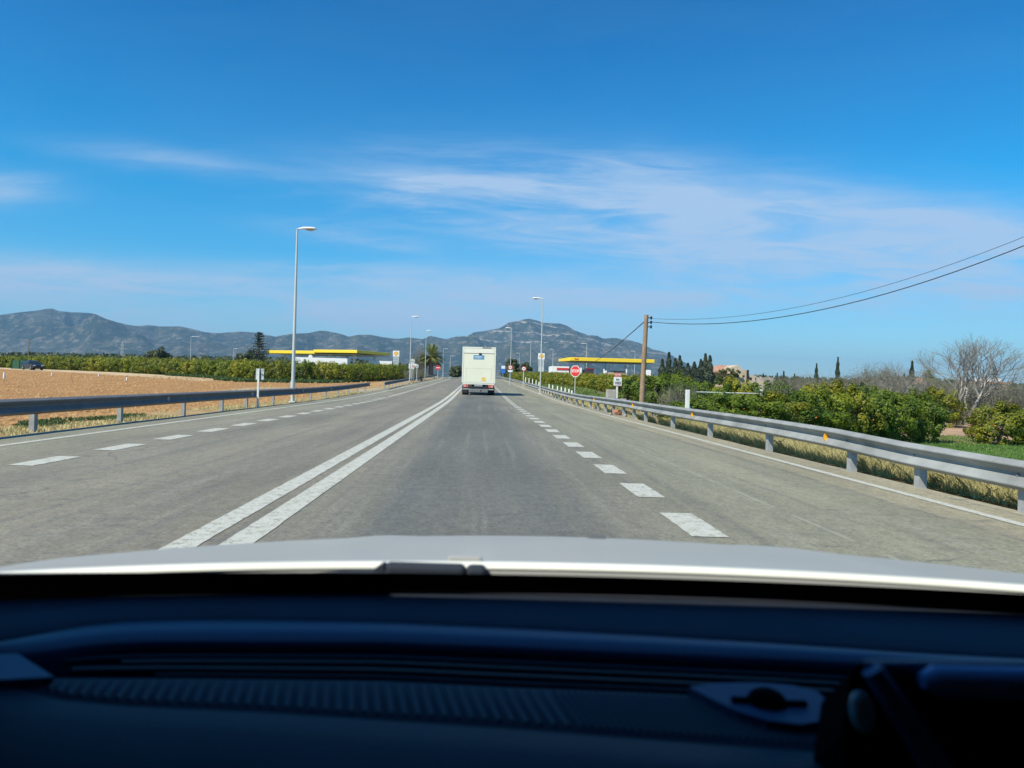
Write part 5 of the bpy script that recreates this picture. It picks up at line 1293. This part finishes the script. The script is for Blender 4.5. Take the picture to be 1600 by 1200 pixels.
# roof, pillars, doors and rear closing the cabin; unseen, shaped to shade the dashboard
hl = plain('unseen_headliner', (.04, .04, .045), .9)
mb = MB(); mb.box(-.84, .84, -1.9, .66, 1.565, 1.59, b=.01); rfp = mb.build('roof', whitep, car); MB().box(-.83, .83, -1.89, .65, 1.55, 1.563).build('unseen_headliner', hl, rfp)  # unseen roof, shades the dashboard
for s in (-1, 1):
    mb = MB(); mb.tube([(s*.90, .98, .86), (s*.82, .66, 1.57)], [.03, .03], 8); mb.build('unseen_pillar', hl, car)
    mb = MB(); mb.box(min(s*.88, s*.92), max(s*.88, s*.92), -1.9, .96, .25, .93, b=.01); dpan = mb.build('unseen_door', whitep, car)
    mb = MB(); mb.add([(s*.90, .97, .93), (s*.90, -1.9, .93), (s*.82, -1.9, 1.562), (s*.82, .66, 1.562)], [(0, 1, 2, 3)]); mb.build('opaque_window', glassd, dpan)  # side glass made opaque to block sun from the dashboard
MB().box(-.88, .88, -1.96, -1.901, .25, 1.56).build('unseen_tailgate', whitep, car)
MB().box(-.87, .87, -1.9, .95, .25, .28).build('unseen_cabin_floor', hl, car)
# dashboard (local x = world x - XC)
DZ = .89
def trace(pts, z=DZ):                 # dashboard outline curves, measured on the photograph and laid on the panel plane
    q = []
    for x_, y_ in pts: p = P(x_, y_, (H-z)*F/uv(x_, y_)[1]); q.append((p.x-XC, p.y))
    xs_ = [a for a, _ in q]; ys_ = [b for _, b in q]
    x0, x1 = xs_[0], xs_[-1]; s0 = (ys_[1]-ys_[0])/(xs_[1]-xs_[0]); s1 = (ys_[-1]-ys_[-2])/(xs_[-1]-xs_[-2])
    return lambda x: ys_[0]+s0*(x-x0)*.5 if x < x0 else (ys_[-1]+s1*(x-x1) if x > x1 else float(np.interp(x, xs_, ys_)))
cA = trace([(0, 938), (200, 931), (400, 927), (800, 926), (1200, 934), (1600, 952)], .897)
cB = trace([(0, 1004), (60, 992), (130, 979), (200, 972), (300, 969), (400, 969), (600, 973), (800, 982), (1000, 993), (1200, 1005), (1400, 1019), (1600, 1030)], .897)
cC = trace([(0, 1024), (45, 1022), (100, 1013), (160, 1006), (220, 1003), (300, 1002), (600, 1003), (800, 1011), (1000, 1020), (1200, 1029), (1400, 1040), (1600, 1052)], .897)
cD = trace([(0, 1062), (90, 1058), (300, 1058), (600, 1062), (800, 1072), (1000, 1080), (1200, 1090), (1400, 1102), (1600, 1116)], .889)
cE = trace([(0, 1066), (45, 1075), (100, 1090), (200, 1099), (400, 1108), (600, 1121), (800, 1134), (1000, 1150), (1300, 1172), (1600, 1190)], .889)
n = 110; X0_, X1_ = -.87, .93
def rows(fn, mat, name, parent, smooth=True, a=X0_, b=X1_, n=n):
    vs = []; k = None
    for i in range(n+1):
        x = a+(b-a)*i/n; r_ = fn(x); k = len(r_); vs += [(x, y, z) for y, z in r_]
    m_ = MB(); m_.add(vs, [(k*i+j, k*i+k+j, k*i+k+1+j, k*i+1+j) for i in range(n) for j in range(k-1)], 0, smooth)
    return m_.build(name, mat, parent)
def lerp_(a, b, f): return a+(b-a)*f
dn = rows(lambda x: [(cA(x)+.01, .86), (cA(x)+.004, .893), (cA(x)-.004, .898), (lerp_(cA(x), cB(x), .5), .902), (cB(x)+.012, .899), (cB(x)+.001, .893), (cB(x)-.001, .885)], dashm, 'dashboard', car)
rows(lambda x: [(cB(x)-.0005, .884), (cB(x)-.001, .894), (cB(x)-.004, .8985)] + [(lerp_(cB(x)-.004, cC(x)+.004, f), .8985+.0035*math.sin(PI*f)) for f in (.3, .6)] + [(cC(x)+.004, .898), (cC(x)+.001, .894), (cC(x), .888), (cC(x)+.002, .85)], dashl, 'vent_lip', dn)
rows(lambda x: [(cD(x)+.002, .85), (cD(x), .884), (cD(x)-.003, .8885), (cD(x)-.008, .889), (cE(x)+.002, .889), (cE(x)-.0005, .8865), (cE(x)-.003, .8865), (cE(x)-.006, .889), (cE(x)-.05, .888), (cE(x)-.12, .880), (cE(x)-.22, .845), (cE(x)-.27, .77), (cE(x)-.28, .55)], dashm, 'dash_pad', dn)
rows(lambda x: [(cC(x)+.02, .85), (cD(x)-.01, .85)], dashk, 'slot_floor', dn)
slat_m = plain('slat_plastic', (.05, .05, .052), .45)
for f, xl, z_, rr_ in ((.22, -.66, .886, .0028), (.42, -.60, .886, .0030), (.66, -.64, .886, .0032), (.86, -.55, .886, .0024)):
    pts = []
    for i in range(41):
        x = xl+(.60-xl)*i/40; pts.append((x, lerp_(cC(x), cD(x), f), z_))
    MB().tube(pts, rr_, 6).build('slat', slat_m if f in (.42, .66) else dashm, dn)
ec = [P(x_, y_, (H-.897)*F/uv(x_, y_)[1]) for x_, y_ in ((-60, 1014), (28, 1022), (84, 1058), (-60, 1066))]
mb = MB(); ec = [(p.x-XC, p.y) for p in ec]; mb.add([(a, b_, .8975) for a, b_ in ec]+[(a, b_, .855) for a, b_ in ec], [(0, 3, 2, 1), (1, 2, 6, 5), (0, 1, 5, 4), (2, 3, 7, 6)]); mb.build('slot_end_highlight', plain('end_cap_highlight', (.045, .075, .16), .5), dn)  # lighter blue cap stands in for a triangular highlight at the slot end
mb = MB(); x = -.70
while x < .40:
    yb = cD(x)-.010; w = .0026 if x < -.15 else .0016; sl_ = .004+.022*(x+.75)
    L_ = max(0.0, cD(x+sl_)-cE(x+sl_)-.016)
    if L_ > .004: mb.add([(x-w, yb, .8892), (x+w, yb, .8892), (x+w+sl_, yb-L_, .8892), (x-w+sl_, yb-L_, .8892), (x-w*.4, yb, .8915), (x+w*.4, yb, .8915), (x+w*.4+sl_, yb-L_, .8915), (x-w*.4+sl_, yb-L_, .8915)], [(0, 1, 5, 4), (1, 2, 6, 5), (2, 3, 7, 6), (3, 0, 4, 7), (4, 5, 6, 7)])
    x += .0122 if x < -.15 else .0070
mb.build('demister_ribs', plain('rib_plastic', (.018, .032, .056), .6), dn)
# light sensor on a leaf shaped plate
q = [P(x_, y_, .31*F/uv(x_, y_)[1]) for x_, y_ in ((1076, 1086), (1120, 1080), (1180, 1079), (1240, 1084), (1278, 1094), (1292, 1112), (1288, 1140), (1250, 1146), (1200, 1140), (1150, 1124), (1105, 1102))]
mb = MB(); nq = len(q); vs = [(p.x-XC, p.y, .8985) for p in q]+[(p.x-XC, p.y, .889) for p in q]
mb.add(vs, [list(range(nq))[::-1]]+[(i, (i+1) % nq, nq+(i+1) % nq, nq+i) for i in range(nq)]); sp_ = mb.build('sensor_plate', plain('sensor_plate_plastic', (.035, .065, .14), .6), dn)
cs_ = P(1198, 1112, .31*F/uv(1198, 1112)[1]); cx_, cy_ = cs_.x-XC, cs_.y; vs = []
for k in range(7):
    e = k/6*PI/2
    for j in range(16): a_ = 2*PI*j/16; vs.append((cx_+.019*math.cos(e)*math.cos(a_), cy_+.019*math.cos(e)*math.sin(a_), .899+.013*math.sin(e)))
mb = MB(); mb.add(vs, [(k*16+j, k*16+(j+1) % 16, (k+1)*16+(j+1) % 16, (k+1)*16+j) for k in range(6) for j in range(16)], 0, True)
mb.box(cx_-.034, cx_-.018, cy_-.003, cy_+.003, .899, .903); mb.box(cx_+.018, cx_+.036, cy_-.008, cy_-.002, .899, .903); mb.build('light_sensor', dashk, sp_)
# binnacle pod at the right with a painted glossy highlight
def pq(x_, y_, D_): p = P(x_, y_, D_); return (p.x-XC, p.y, p.z)
mb = MB(); dd = .60
outl = [(1330, 1050), (1345, 1036), (1600, 1034), (1700, 1040), (1700, 1260), (1330, 1260), (1316, 1150)]
fpt = [pq(x_, y_, dd) for x_, y_ in outl]; bpt = [(a_, b__+.05, c__-.045) for a_, b__, c__ in fpt]; nq = len(fpt)
mb.add(fpt+bpt, [list(range(nq)), list(range(nq, 2*nq))[::-1]]+[(i, nq+i, nq+(i+1) % nq, (i+1) % nq) for i in range(nq)]); bn = mb.build('instrument_binnacle', dashk, car)
mb = MB(); mb.tube([pq(1350, 1044, .60), pq(1480, 1048, .60), pq(1720, 1052, .60)], [.006, .008, .009], 10); mb.build('binnacle_rim', dashl, bn)
mb = MB(); mb.tube([pq(1440, 1064, .585), pq(1460, 1064, .585), pq(1720, 1070, .585)], [.006, .0115, .012], 12); mb.build('binnacle_bar', plain('bar_plastic', (.20, .34, .62), .5), bn)
mb = MB(); mb.tube([pq(1362, 1046, .59), pq(1420, 1130, .585), pq(1500, 1260, .58)], [.008, .010, .013], 10); mb.build('binnacle_brace', plain('brace_plastic', (.07, .12, .26), .55), bn)
gm = plain('highlight_pale', (.40, .55, .60), .25, coat=.5)  # pale blob coloured and shaped as the binnacle's rounded highlight
c0 = Vector(pq(1347, 1112, .585)); vs = []
for k in range(9):
    e = -PI/2+k/8*PI
    for j in range(14):
        a_ = 2*PI*j/14; v = Vector((.0095*math.cos(e)*math.cos(a_), .006*math.cos(e)*math.sin(a_), .0165*math.sin(e))); v.rotate(Matrix.Rotation(R(-12), 3, 'Y')); vs.append(c0+v)
mb = MB(); mb.add(vs, [(k*14+j, k*14+(j+1) % 14, (k+1)*14+(j+1) % 14, (k+1)*14+j) for k in range(8) for j in range(14)], 0, True); mb.build('glossy_highlight', gm, bn)

# ---------------------------------------------------------------- haze
HZ = 0.85e-4
m = bpy.data.materials.new('haze'); m.use_nodes = True; t = m.node_tree; t.nodes.clear()
o_ = t.nodes.new('ShaderNodeOutputMaterial'); v_ = t.nodes.new('ShaderNodeVolumePrincipled')
v_.inputs['Color'].default_value = (0.33, 0.60, 0.86, 1); v_.inputs['Density'].default_value = HZ; v_.inputs['Anisotropy'].default_value = 0.0
t.links.new(v_.outputs[0], o_.inputs['Volume'])
zmax = float(Zw.max())+60
hb = MB().box(-14500, 14500, -400, 14500, -8, zmax).build('haze', m); tag(hb, kind='stuff')
